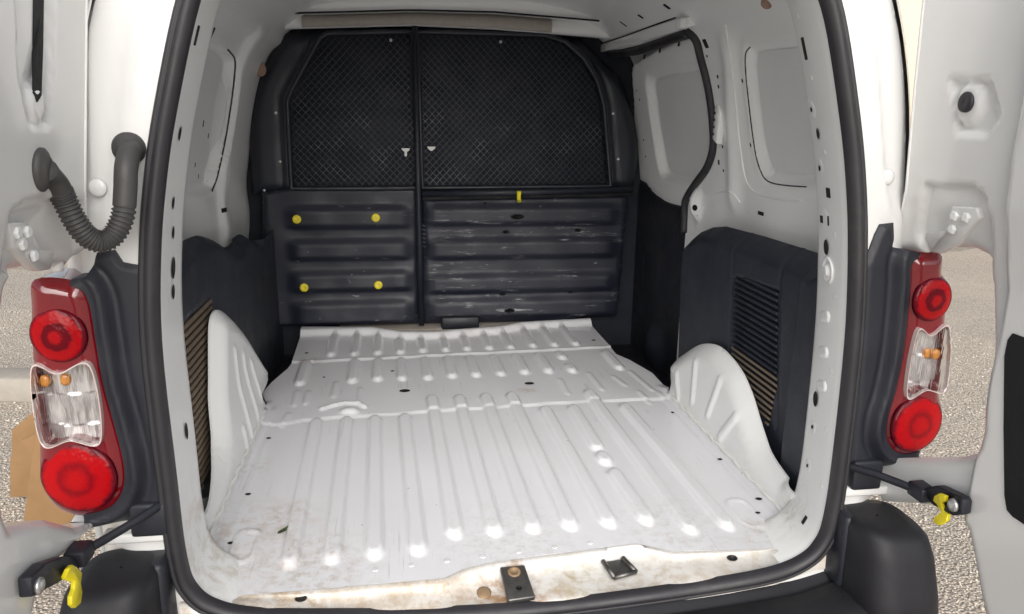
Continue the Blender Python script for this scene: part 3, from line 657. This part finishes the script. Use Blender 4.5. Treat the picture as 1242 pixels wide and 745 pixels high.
# ------------------------------------------------------------------ tail lamps
def lamp(side, body, c1, r1, c2, r2, cl, bulbs, trimp):
    y0 = -.028; Q = lambda p: (lambda q: (q[0], q[2]))(at(*p, 1, y0))
    bp = spline([Q(p) for p in body], 5)
    cen = bp.mean(0)
    def fb(x, z):
        P = np.stack([x, z], 1); d = pdist(P, bp); y = y0-.014*(1-(1-np.clip(d/.024, 0, 1))**2)+.0165+.16*np.maximum(0, side*(x-cen[0]))**1.6
        return x, y, z
    cp = [Q(p) for p in cl]; cm = np.array(cp).mean(0); rim = spline(cp, 9); cps = cm+(rim-cm)*.965
    L = patch('tail_lamp', bp, .005, fb, M['maroon'], van, holes=[cps], skirt=(0, .07, 0)); lab(L, 'red tail lamp with clear indicator section on the '+('right' if side > 0 else 'left')+' rear corner')
    ax = np.array([side*.12, -.99, .02])
    for (cc, r, nm) in ((c1, r1, 'upper_lens'), (c2, r2, 'lower_lens')):
        q = at(*cc, 1, y0); prof_ = [(r*1.05, -.004), (r*1.03, .001), (r*.98, .0032), (r*.93, .0042), (r*.8, .0058), (r*.5, .0080), (r*.25, .0090), (0, .0094)]
        o = lathe(nm, q+np.array([0, .004, 0]), ax, prof_[:-0 or None], lensring(nm+'_red', q, r, [(0, (0.277, .003, .006)), (.22, (0.330, .004, .007)), (.34, (0.112, .001, .006)), (.5, (0.099, .001, .006)), (.58, (0.304, .003, .006)), (.84, (0.343, .003, .006)), (.96, (0.106, .002, .008))] if nm == 'upper_lens' else [(0, (0.396, .004, .006)), (.25, (0.363, .003, .006)), (.42, (0.198, .002, .006)), (.6, (0.383, .003, .006)), (.86, (0.370, .003, .006)), (.94, (0.198, .004, .010)), (1.0, (0.092, .002, .008))]), L, 48)
    patch('lamp_bezel', rim, .006, lambda x, z: (x, np.full_like(x, y0-.005), z), M['bezel'], L, holes=[cps], skirt=(0, .01, 0))
    def fl_(x, z): return x, y0+.020+.0011*np.abs(np.sin(x*300))+.0020*np.sign(np.sin((z-cp[0][1])*60))*np.sin(x*150)+.01*np.abs(x-cm[0])/.04, z
    patch('reflector', cps, .0025, fl_, M['chrome'], L)
    for bq in bulbs: lathe('indicator_bulb', at(*bq, 1, y0+.014), (0, -1, 0), [(.009, -.010), (.0085, -.0055), (.005, -.004), (0, -.0035)], M['amber'], L, 16, .9, 1.2)
    patch('clear_lens', cps, .008, lambda x, z: (x, np.full_like(x, y0-.006), z), M['clear'], L, skirt=(0, .003, 0), back=True)
    # black surround
    tpz = [(lambda q: (q[0], q[2]))(at(*p, 1, .0)) for p in trimp]
    def ft(x, z):
        P = np.stack([x, z], 1); d = sdf(P, bp)
        y = -.010-.010*ss(.028, .016, d)-.006*np.exp(-((d-.012)/.004)**2)+.005*np.exp(-((d-.032)/.006)**2)+.006*ss(.0, .01, pdist(P, tpz)*-1+.01)
        return x, y, z
    T = patch('lamp_surround', tpz, .005, ft, M['black'], van, holes=[bp.mean(0)+(bp-bp.mean(0))*.96], skirt=(0, .05, 0))
    return L
lamp(1, [(1112, 312), (1148, 310), (1150, 335), (1156, 348), (1154, 394), (1147, 475), (1150, 500), (1146, 524), (1130, 547), (1107, 557), (1087, 553), (1077, 535), (1079, 510), (1089, 476), (1100, 420), (1107, 350)],
     (1133, 364), .0395, (1114, 515), .0545, [(1111, 402), (1128, 406), (1150, 397), (1146, 471), (1122, 473), (1098, 480)], [(1127, 430), (1138, 431)],
     [(1046, 320), (1054, 300), (1060, 284), (1066, 272), (1082, 270), (1083, 300), (1112, 306), (1126, 316), (1126, 470), (1112, 540), (1104, 560), (1070, 566), (1028, 566), (1034, 500), (1042, 400)])
lamp(-1, [(36, 342), (88, 344), (105, 362), (114, 410), (123, 463), (137, 515), (150, 568), (149, 600), (133, 623), (97, 632), (63, 622), (44, 590), (42, 537), (35, 457), (32, 378)],
     (69, 408), .0415, (94, 581), .0580, [(39, 446), (71, 452), (111, 443), (124, 534), (86, 534), (51, 537)], [(52, 464), (77, 462)],
     [(74, 350), (92, 336), (110, 332), (119, 306), (140, 303), (150, 318), (184, 324), (190, 420), (200, 520), (207, 612), (207, 630), (150, 632), (134, 634), (110, 640), (100, 600), (84, 500)])

# ------------------------------------------------------------------ rear doors
def DX(z): return float(np.interp(z, [-.4, .0, .6, .72, 1.05, 1.2], [.715, .712, .70, .668, .648, .635]))
DXa = lambda z: np.interp(z, [-.4, .0, .6, .72, 1.05, 1.2], [.715, .712, .70, .668, .648, .635])
def dq(px, py, side): p = onX(px, py, side, DX); return (p[1], p[2])
def door(side, edge, feats, label):
    ed = [dq(*p, side) for p in edge]
    poly = [(ed[0][0], 1.14)]+ed+[(-.22, -.34), (-.60, -.34), (-.62, .3), (-.58, .8), (-.50, 1.14)]
    eb = np.array(poly)
    def fn(y, z):
        P = np.stack([y, z], 1); x = DXa(z)+0*y; d = pdist(P, eb)
        x = x+.010*(1-np.clip(d/.016, 0, 1))**2
        for f in feats: x = x+f(P)
        return side*x, y, z
    D = patch('rear_door', poly, .0068, fn, M['paint'], van, skirt=(side*.045, 0, 0), back=True); lab(D, label)
    hem = [e for e in ed if e[1] > .68]+[(ed[4][0]-.002, .66)]
    tube('hem_sealer', [(side*(float(fn(np.array([y-.017]), np.array([z]))[0][0]*side)-.0002), y-.017, z) for y, z in resamp(hem, (.03, .03), False)], .0024, M['sealer'], D, 6)
    return D, fn
def reg(poly, depth, e=.008):
    return lambda P: depth*ss(e, -e, sdf(P, poly))
Rq = lambda *ps: [dq(*p, 1) for p in ps]; Lq = lambda *ps: [dq(*p, -1) for p in ps]
bung = dq(1173, 126, 1); bungL = (bung[0], bung[1])
fR = [reg(Rq((1122, 224), (1178, 226), (1194, 238), (1200, 268), (1202, 330), (1120, 330), (1112, 280)), .014, .0035),
      lambda P: -.010*ss(.032, .022, np.hypot(P[:, 0]-bung[0], (P[:, 1]-bung[1])*.85)),
      reg(Rq((1152, 95), (1200, 98), (1212, 140), (1196, 165), (1160, 160)), .010, .004),
      lambda P: -.016*ss(-.002, .006, -.232-P[:, 0]-.04*(P[:, 1]-.5))]
DR, fnR = door(1, [(1116, -25), (1113, 0), (1102, 110), (1092, 230), (1085, 298), (1090, 305), (1120, 306), (1148, 300), (1168, 301), (1184, 309), (1195, 324), (1200, 348), (1201, 400), (1200, 520), (1195, 540), (1183, 550), (1160, 555), (1120, 556), (1064, 556), (1062, 575), (1064, 608), (1110, 611), (1150, 614), (1168, 624), (1181, 642), (1188, 675), (1196, 720), (1206, 760)], fR,
    'open white rear door on the right with hinge, round rubber bung and yellow check hook')
bl = [(bung[0]-.06, .65), (bung[0]+.02, .66), (bung[0]+.035, .73), (bung[0]-.06, .76)]
fL = [lambda P: -.010*ss(.028, .018, np.hypot(P[:, 0]-dq(45, 126, -1)[0], P[:, 1]-dq(45, 126, -1)[1])),
      reg(Lq((14, 262), (30, 248), (58, 240), (100, 246), (104, 330), (4, 330)), .014, .0035), reg(Lq((20, -40), (66, -40), (64, 90), (58, 150), (36, 150), (24, 90)), .008, .004)]
DL, fnL = door(-1, [(110, -25), (110, 0), (109, 110), (108, 230), (107, 298), (98, 322), (70, 326), (50, 322), (30, 326), (17, 336), (9, 352), (6, 380), (5, 480), (6, 600), (8, 622), (14, 640), (40, 634), (60, 630), (96, 640), (134, 630), (148, 600), (142, 606), (128, 632), (104, 652), (84, 672), (62, 690), (50, 715), (40, 760)], fL,
    'open white rear door on the left with wiring hose, hinge and yellow check hook')
def onD(fn, side, px, py, lift=0.0):
    y, z = dq(px, py, side); q = np.array([float(np.ravel(a)[0]) for a in fn(np.array([y]), np.array([z]))]); q[0] -= side*lift; return q
# bung, black panel opening, slot
q = onD(fnR, 1, 1173, 124, .001); lathe('rubber_bung', q, (-1, 0, .05), [(.0155, -.002), (.0155, .003), (.012, .0045), (.004, .0035), (0, .003)], M['rubber'], DR, 24)
pw = [onD(fnR, 1, x, y, .001) for x, y in [(1241, 404), (1235, 412), (1231, 432), (1230, 520), (1231, 600), (1234, 618), (1241, 626)]]; pw += [np.array([pw[-1][0], -.36, pw[-1][2]]), np.array([pw[0][0], -.36, pw[0][2]])]
o = prism('panel_opening', [p+np.array([-.001, 0, 0]) for p in pw], (.003, 0, 0), M['dark'], DR, .0); lab(o, 'dark opening in the inner door panel')
sl = [hit(DL, x, max(y, -6), .0015)[0] for x, y in [(40, -30), (39, 60), (40, 112), (44, 124), (49, 116), (51, 60), (52, -30)]]
prism('panel_slot', sl, (-.002, 0, 0), M['dark'], DL, 0)
def hinge(D, fn, side, poly, bolts, kn):
    P = [onD(fn, side, x, y, .010) for x, y in poly]; o = prism('hinge', P, (side*.014, 0, 0), M['paint'], D, .003)
    for b in bolts: lathe('hinge_bolt', onD(fn, side, *b, .010), (-side, 0, 0), [(.0085, 0), (.0085, .003), (.0065, .005), (0, .005)], M['inner'], D, 6, smooth=False)
    p = at(*kn, 1, -.012); lathe('hinge_knuckle', p, (0, 0, 1), [(.008, -.014), (.0095, -.012), (.0095, .0), (.0085, .001), (.0095, .002), (.0095, .018), (.008, .020)], M['paint'], D, 16)
hinge(DR, fnR, 1, [(1151, 250), (1181, 252), (1185, 265), (1156, 296), (1134, 308), (1119, 306), (1119, 283), (1143, 280)], [(1156, 262), (1170, 264), (1153, 278)], (1123, 296))
hinge(DL, fnL, -1, [(14, 271), (38, 269), (47, 286), (54, 303), (71, 304), (73, 327), (50, 329), (20, 302)], [(24, 282), (36, 281), (30, 296), (44, 310)], (68, 318))
# check straps with yellow release hooks
def check(D, fn, side, rod, brk, bolt, hook, mount):
    y_ = np.linspace(-.012, onD(fn, side, *rod[-1], .024)[1], len(rod)); Pth = [at(px, py, 1, yy) for (px, py), yy in zip(rod, y_)]
    o = tube('check_strap', spline(Pth, 5, False), .0058, M['black'], D, 10, flat=1.3)
    Pb = [onD(fn, side, x, y, .022) for x, y in brk]; prism('check_bracket', Pb, (side*.018, 0, 0), M['black'], D, .003)
    lathe('bracket_bolt', onD(fn, side, *bolt, .022), (-side, 0, 0), [(.011, 0), (.011, .004), (.007, .006), (0, .006)], M['zinc'], D, 10)
    mid = Pth[-2]; box('strap_clamp', mid, (.03, .04, .026), M['black'], D, .004)
    prism('release_clip', [onD(fn, side, x, y, .034) for x, y in hook], (side*.007, 0, 0), M['yellow'], D, .0015)
    box('strap_mount', at(*mount, 1, .0), (.06, .04, .06), M['black'], van, .006)
check(DR, fnR, 1, [(1030, 566), (1058, 574), (1088, 585), (1118, 596), (1145, 602)], [(1128, 592), (1150, 588), (1168, 597), (1190, 601), (1194, 606), (1192, 622), (1180, 624), (1140, 612)], (1183, 611), [(1155, 600), (1161, 597), (1169, 600), (1168, 607), (1163, 609), (1163, 618), (1168, 622), (1168, 631), (1161, 636), (1154, 633), (1154, 626), (1158, 620), (1157, 610), (1153, 606)], (1046, 572))
check(DL, fnL, -1, [(196, 612), (165, 632), (128, 654), (96, 672), (72, 684)], [(16, 702), (34, 684), (60, 676), (78, 676), (80, 694), (58, 706), (18, 726)], (24, 712), [(53, 692), (59, 687), (67, 689), (70, 697), (68, 710), (70, 720), (68, 734), (61, 740), (56, 736), (56, 726), (60, 716), (60, 708), (55, 704)], (184, 625))
# wiring hose
yS = 0.0
g1 = at(157, 180, 1, .0); g2 = onD(fnL, -1, 50, 206, .004)
hp = [g1+np.array([0, .01, 0]), at(157, 186, 1, -.030), at(153, 205, 1, -.052), at(152, 232, 1, -.058), at(149, 262, 1, -.062), at(138, 285, 1, -.068), at(122, 293, 1, -.076), at(105, 286, 1, -.085), at(90, 266, 1, -.093), at(78, 242, 1, -.098), at(68, 224, 1, -.10), at(58, 212, 1, -.107)]
hp[-2] = at(70, 226, 1, -.108); hp[-1] = at(60, 214, 1, -.124); hp.append(g2)
hs_ = spline(hp, 26, False); tt = np.linspace(0, 1, len(hs_)); cor = (tt > .30) & (tt < .80)
rad = np.where(cor, .0152+.0016*np.sin(tt*2*math.pi*58), .0158)
hose = tube('wiring_hose', hs_, rad, M['hose'], van, 16); lab(hose, 'corrugated grey black rubber wiring hose looping to the left door')
lathe('hose_grommet', g1+np.array([0, -.002, 0]), (0, -1, 0), [(.024, -.004), (.024, .003), (.021, .007), (.0185, .010), (.0175, .02)], M['hose'], hose, 24)
lathe('hose_grommet', g2+np.array([-.004, 0, 0]), (1, .1, -.1), [(.026, -.004), (.026, .003), (.023, .006), (.0165, .009), (.0160, .010)], M['hose'], hose, 24, 1.0, 1.1)

# ------------------------------------------------------------------ bumper
def pod(side, xs):
    X = []
    for z, cx, hx, hy, cy in [(.1225, .706, .002, .002, -.05), (.1225, .706, .020, .02, -.05), (.122, .708, .045, .045, -.05), (.118, .712, .066, .066, -.05), (.105, .716, .076, .078, -.05), (.07, .722, .082, .088, -.052), (.0, .728, .088, .096, -.058), (-.04, .73, .090, .100, -.06), (-.046, .732, .087, .097, -.06), (-.052, .735, .094, .106, -.062), (-.15, .74, .10, .115, -.07), (-.40, .74, .10, .115, -.07)]:
        row = []
        for k in range(40):
            t = 2*math.pi*k/40; c, s = math.cos(t), math.sin(t); e = .62
            row.append((side*(cx-.036+xs+hx*.86*math.copysign(abs(c)**e, c)), cy+hy*math.copysign(abs(s)**e, s), z))
        X.append(row)
    return X
bar = []
for x in np.linspace(-.72, .72, 73):
    bz = -.028-.030*(1-(x/.7)**2); cr = .018*ss(.52, .66, abs(x)); row = []
    for y, z in [(.03, .0), (-.03, -.002), (-.036, -.012), (-.050, -.014), (-.056, -.004), (-.13, -.006), (-.155, -.012), (-.172, -.03), (-.18, -.07), (-.182, -.16), (-.175, -.26), (-.12, -.30)]:
        row.append((x, y+.03*(x/.7)**2, bz+z+cr))
    bar.append(row)
bumper = grid('bumper', np.array(bar), M['bump'], van); lab(bumper, 'black textured plastic rear bumper')
for s in (-1, 1):
    o = grid('bumper_corner', np.array(pod(s, -.002 if s > 0 else .0)), M['bump'], bumper, cv=True)
    box('bumper_end_bracket', (s*.632, -.02, .045), (.05, .06, .15), M['black'], bumper, .008)
    box('sill_end', (s*.66, .0, .152), (.10, .03, .018), M['paint'], rear, .004)

# ------------------------------------------------------------------ bulkhead
YB = 1.75
bq = lambda px, py: (lambda p: (p[0], p[2]))(at(px, py, 1, YB))
out_u = spline([bq(*p) for p in [(304, 238), (301, 190), (300, 138), (309, 93), (326, 62), (341, 39)]], 4, False).tolist()+[bq(*p) for p in [(400, 31), (503, 31), (600, 35), (661, 39)]]+spline([bq(*p) for p in [(709, 47), (722, 62), (745, 84), (759, 102), (771, 142), (777, 180), (774, 214), (770, 234)]], 4, False).tolist()
wl_ = [bq(*p) for p in [(355, 227), (350, 122), (356, 108), (389, 48), (398, 42), (499, 40), (506, 226)]]
wr_ = [bq(*p) for p in [(514, 226), (508, 40), (660, 44), (684, 52), (706, 72), (722, 98), (730, 128), (738, 224)]]
def bup(x, z):
    P = np.stack([x, z], 1); d = np.minimum(np.abs(sdf(P, wl_)), np.abs(sdf(P, wr_))); e = pdist(P, out_u)
    y = YB-.022*np.exp(-((d-.014)/.010)**2)-.010*ss(.02, .05, d)+.05*(1-np.clip(e/.05, 0, 1))**2
    return x, y, z
bulk = patch('bulkhead', out_u, .011, bup, M['frame'], van, holes=[wl_, wr_], skirt=(0, .05, 0)); lab(bulk, 'black partition with mesh upper windows and ribbed lower panels')
box('cab_shade_backing', (0, YB+.085, .53), (1.62, .03, 1.45), M['gap'], bulk, 0)  # dark panel added behind the mesh in place of the shaded cab
def corr(poly, bands, x0, x1, name, lbl):
    A = np.array(poly)
    def fn(x, z):
        y = np.full_like(x, YB-.010); rr = ss(x0, x0+.06, x)*ss(x1, x1-.06, x)
        for za, zb in bands: y = y-.017*ss(zb-.014, zb+.014, z)*ss(za+.016, za-.026, z)*rr
        e = pdist(np.stack([x, z], 1), A); return x, y+.012*(1-np.clip(e/.012, 0, 1))**2+.0015*np.sin(x*30+z*17), z
    o = patch(name, poly, (.013, .0055), fn, M['bulk'], bulk, skirt=(0, .03, 0)); lab(o, lbl); return o, fn
zz = lambda x, y: bq(x, y)[1]
lp, lfn = corr([bq(*p) for p in [(318, 396), (318, 234), (352, 228), (507, 228), (508, 392)]], [(zz(430, 250), zz(430, 275)), (zz(430, 290), zz(430, 313)), (zz(430, 328), zz(430, 351)), (zz(430, 364), zz(430, 392))], bq(345, 300)[0], bq(505, 300)[0], 'left_panel', 'black corrugated panel held by yellow screws')
rp_, rfn = corr([bq(*p) for p in [(513, 392), (512, 241), (762, 237), (748, 384), (706, 385), (690, 389)]], [(zz(630, 248), zz(630, 271)), (zz(630, 288), zz(630, 311)), (zz(630, 331), zz(630, 352)), (zz(630, 360), zz(630, 383))], bq(512, 300)[0], bq(752, 300)[0], 'right_panel', 'black corrugated panel scuffed with white scratches')
def wires(poly, name):
    A = np.array(poly); bm = bmesh.new(); lo, hi = A.min(0), A.max(0); pitch = .0232
    for sl in (1.05, -1.05):
        dirv = np.array([1, sl])/math.hypot(1, sl); nv = np.array([-dirv[1], dirv[0]]); pr = A@nv
        for c in np.arange(pr.min()+.004, pr.max(), pitch*.82):
            ts = []
            for i in range(len(A)):
                a, b = A[i], A[(i+1) % len(A)]; da, db = a@nv-c, b@nv-c
                if (da > 0) != (db > 0): ts.append(((a+(b-a)*da/(da-db))@dirv))
            ts.sort()
            for t0, t1 in zip(ts[::2], ts[1::2]):
                p0, p1 = nv*c+dirv*t0, nv*c+dirv*t1; w = .0010
                yo = YB+.004+(.0016 if sl > 0 else -.0016)
                vsx = []
                for p in (p0, p1):
                    for a, b in ((-1, -1), (1, -1), (1, 1), (-1, 1)):
                        vsx.append(bm.verts.new((p[0]+nv[0]*w*a, yo+.0010*b, p[1]+nv[1]*w*a)))
                for k in range(4): bm.faces.new((vsx[k], vsx[(k+1) % 4], vsx[4+(k+1) % 4], vsx[4+k]))
    o = frombm(name, bm, M['wire'], bulk); o['kind'] = 'stuff'; return o
wires(wl_, 'wire_mesh'); wires(wr_, 'wire_mesh')
for w_ in (wl_, wr_):
    tube('window_frame_tube', [(p[0], YB-.022, p[1]) for p in resamp(np.array(w_)+(np.array(w_)-np.array(w_).mean(0))*.012, (.06, .06))], .009, M['frame'], bulk, 10, closed=True)
tube('centre_post', [(*[bq(503, 30)[0]], YB-.030, bq(503, 30)[1]), (bq(507, 225)[0], YB-.034, bq(507, 225)[1]), (bq(511, 392)[0], YB-.03, bq(511, 392)[1])], .011, M['frame'], bulk, 12)
tube('cross_bar', [(bq(x, y)[0], YB-.036, bq(x, y)[1]) for x, y in [(512, 234), (640, 232), (764, 229)]], .0125, M['frame'], bulk, 12)
prism('cross_rail', [(bq(x, y)[0], YB-.026, bq(x, y)[1]) for x, y in [(512, 238), (764, 233), (764, 237), (512, 242)]], (0, .02, 0), M['dark'], bulk, .001)
for x, y in [(361, 265), (456, 263), (370, 347), (459, 344)]:
    p = bq(x, y); yy = float(lfn(np.array([p[0]]), np.array([p[1]]))[1][0]); lathe('yellow_screw', (p[0], yy, p[1]), (0, -1, .15), [(.0165, -.002), (.0165, .003), (.013, .0055), (.006, .0055), (.004, .0042), (0, .0042)], M['yellow'], bulk, 18)
p = bq(627, 236); tube('yellow_strap', [(p[0], YB-.052, p[1]+.018), (p[0]-.001, YB-.054, p[1]), (p[0]+.002, YB-.048, p[1]-.024)], [.010, .008, .009], M['yellow'], bulk, 10, flat=.5)
hole((p[0]+.002, YB-.053, p[1]-.018), (0, -1, 0), .008, .008, bulk)
for x, y, w, h in [(626, 262, .055, .022), (613, 281, .028, .014), (700, 279, .028, .014), (609, 356, .028, .014), (691, 353, .026, .014), (617, 375, .045, .018), (588, 246, .01, .012)]:
    p = bq(x, y); yy = float(rfn(np.array([p[0]]), np.array([p[1]]))[1][0]); hole((p[0], yy-.002, p[1]), (0, -1, .1), w, h, bulk)
for x, y in [(335, 137), (340, 196), (320, 231), (743, 138), (749, 193), (474, 49), (607, 51)]:
    p = bq(x, y); lathe('rivet', (p[0], float(bup(np.array([p[0]]), np.array([p[1]]))[1][0]), p[1]), (0, -1, 0), [(.006, -.002), (.006, .002), (.004, .004), (0, .004)], M['zinc'], bulk, 8)
for x, y in [(492, 183), (523, 181)]:
    p = bq(x, y); o = prism('gap_light_tab', [(p[0]+a, YB-.012, p[1]+b) for a, b in [(-.016, .010), (.016, .010), (.014, .002), (.005, -.004), (.004, -.02 if x < 500 else -.006), (-.004, -.02 if x < 500 else -.006), (-.005, -.004), (-.013, .003)]], (0, .004, 0), M['sealer'], bulk, .001)  # white tab stands in for light seen through a keyhole gap

# ------------------------------------------------------------------ roof bow and header above the bulkhead
def strip(name, ptsA, ptsB, y0, y1, mat, parent):
    X = []
    for (a, b) in zip(ptsA, ptsB):
        pa, pb = at(*a, 1, y0), at(*b, 1, y0); X.append([pa+np.array([0, .05, .01]), pa, pa+(pb-pa)*.25+np.array([0, -.008, 0]), pa+(pb-pa)*.75+np.array([0, -.008, 0]), pb, pb+np.array([0, y1-y0, -.0])])
    return grid(name, np.array(X), mat, parent)
xs_ = np.linspace(328, 745, 24)
bowy = np.interp(xs_, [328, 348, 500, 600, 722, 745], [17, 15.5, 11.5, 14, 24, 27])
strip('roof_bow', [(x, y-26) for x, y in zip(xs_, bowy)], [(x, y) for x, y in zip(xs_, bowy)], 1.56, 1.62, M['inner'], van)
tube('bow_gap_shade', [at(x, y+.8, 1, 1.548) for x, y in zip(xs_[1:-1], bowy[1:-1])], .0035, M['dark'], van, 6)  # dark tube draws the shadow gap under the bow
strip('roof_header', [(x, y-6) for x, y in zip(xs_, bowy)], [(x, 12+y*.55+np.interp(x, [328, 500, 745], [13, 11, 19])) for x, y in zip(xs_, bowy)], 1.67, 1.74, M['inner'], van)
xf = np.linspace(366, 669, 20); bf = np.interp(xf, xs_, bowy)
strip('header_foam', [(x, y+4) for x, y in zip(xf, bf)], [(x, 9+y*.55+np.interp(x, [328, 500, 745], [16, 14, 22])) for x, y in zip(xf, bf)], 1.650, 1.665, M['foam'], van)

# pressed seams, sealer beads and spot welds
tube('panel_seam', line_on(wallR, [(880, 30), (886, 70), (892, 120), (898, 180), (908, 225), (935, 240), (972, 243)], .0005), .0026, M['inner'], wallR, 8)
tube('panel_seam', line_on(wallR, [(846, 262), (862, 240), (884, 232), (898, 246)], .0005), .0022, M['inner'], wallR, 8)
for s in (-1, 1):
    tube('sealer_bead', [(s*(.603+.002*math.sin(k*1.7)), .12+k*.02, .012+.002*math.sin(k*2.3)) for k in range(40)], .0045, M['sealer'], floor, 8)
for x, y in [(968, 20), (984, 95), (1000, 185), (1012, 285), (1012, 360), (1008, 450), (1002, 520), (996, 590)]:
    p, n = hit(frame, x, y); lathe('spot_weld', p, n, [(.005, -.0004), (.0045, .0006), (.003, .0002), (0, .0)], M['inner'], frame, 12)
for k in range(7):
    p = fl(455+k*44, 699-k*5.6); lathe('spot_weld', (p[0], p[1]+.02, .001), (0, 0, 1), [(.006, -.0004), (.005, .0008), (.003, .0002), (0, 0)], M['floor'], floor, 12)
# ------------------------------------------------------------------ things round the van
def gp(px, py): return at(px, py, 2, GZ)
rg = np.random.default_rng(3)
def gravel(name, x0, x1, y0, y1, n):
    cx = rg.uniform(x0, x1, n); cy = rg.uniform(y0, y1, n); r = rg.uniform(.002, .0055, n)*(1+.8*(rg.random(n) > .93)); th = rg.uniform(0, 6.28, n)
    base = np.array([(1, 0, 0), (0, 1, 0), (-1, 0, 0), (0, -1, 0), (0, 0, 1), (0, 0, -.5)], float)
    V = base[None]*np.stack([r*rg.uniform(.8, 1.5, n), r*rg.uniform(.7, 1.1, n), r*rg.uniform(.35, .7, n)], 1)[:, None, :]; V += rg.normal(0, .12, V.shape)*r[:, None, None]
    ct, st = np.cos(th)[:, None], np.sin(th)[:, None]; W = V.copy(); W[..., 0] = V[..., 0]*ct-V[..., 1]*st+cx[:, None]; W[..., 1] = V[..., 0]*st+V[..., 1]*ct+cy[:, None]; W[..., 2] = V[..., 2]+GZ+.001
    F = np.array([(0, 1, 4), (1, 2, 4), (2, 3, 4), (3, 0, 4), (1, 0, 5), (2, 1, 5), (3, 2, 5), (0, 3, 5)]); T = (F[None]+6*np.arange(n)[:, None, None]).reshape(-1)
    me = bpy.data.meshes.new(name); me.vertices.add(6*n); me.vertices.foreach_set('co', W.ravel()); me.loops.add(len(T)); me.loops.foreach_set('vertex_index', T)
    me.polygons.add(8*n); me.polygons.foreach_set('loop_start', np.arange(0, 24*n, 3)); me.update(calc_edges=True); me.validate()
    return link(name, me, M['stone'], None, False)
for nm_, ar in (('gravel', (.95, 3.6, -.6, 4.2, 45000)), ('gravel', (-3.2, -.95, .2, 4.6, 34000))):
    o = gravel(nm_, *ar); o['kind'] = 'stuff'; o['label'] = 'pale loose gravel grains scattered on the ground '+('right' if ar[0] > 0 else 'left')+' of the van'
k0 = gp(15, 452)
kb = box('kerb', (k0[0]-3.0, k0[1]+.1, GZ+.06), (9.0, .18, .13), M['kerb'], None, .015, Matrix.Rotation(-.15, 3, 'Z')); kb['kind'] = 'structure'
c0 = gp(34, 640)
cb = bpy.data.objects.new('cardboard_box', None); C.objects.link(cb); cb.location = tuple(map(float, c0)); tag(cb, 'brown cardboard boards leaning open beside the left rear corner of the van', 'cardboard box')
for yy, pp in [(c0[1], [(48, 490), (125, 470), (125, 648), (26, 648)]), (c0[1]+.18, [(12, 556), (26, 534), (60, 520), (60, 600), (12, 604)]), (c0[1]+.42, [(14, 522), (40, 500), (90, 490), (90, 560), (14, 560)])]:
    prism('cardboard_panel', [np.array(at(x, y, 1, yy)) for x, y in pp], (.0, .012, 0), M['card'], cb, .002)
w0 = at(1100, 60, 1, 9.0)
wb = box('house_wall', (w0[0]+1.2, 9.2, GZ+1.8), (4.5, .3, 3.6), M['wall'], None, .02); tag(wb, 'beige rendered wall beyond the right rear door', 'wall')
lf = fl(347, 645); zc = float(floorfn(np.array([lf[0]]), np.array([lf[1]]))[2][0])
u_ = np.array([.85, .55, 0]); v_ = np.array([-.5, .8, 0]); LV = []; LF = []
for i, (a, w) in enumerate([(-.018, .0005), (-.012, .0045), (-.003, .0065), (.006, .0050), (.013, .0025), (.019, .0004)]):
    for s in (-1, 0, 1): LV.append(np.array([lf[0], lf[1], zc+.0015+.004*abs(s)+.002*math.sin(a*150)])+u_*a+v_*w*s)
for i in range(5):
    for j in range(2): LF.append((i*3+j, i*3+j+1, i*3+j+4, i*3+j+3))
tag(mk('leaf', LV, LF, M['leaf']), 'small dark green leaf lying on the white load floor', 'leaf')
ch = at(948, 738, 2, -.098); tag(box('wood_chip', ch+np.array([0, 0, .006]), (.016, .004, .003), M['chip'], None, .0008, Matrix.Rotation(-.5, 3, 'Z')), 'tiny pale wood chip lying on the black bumper step', 'wood chip')
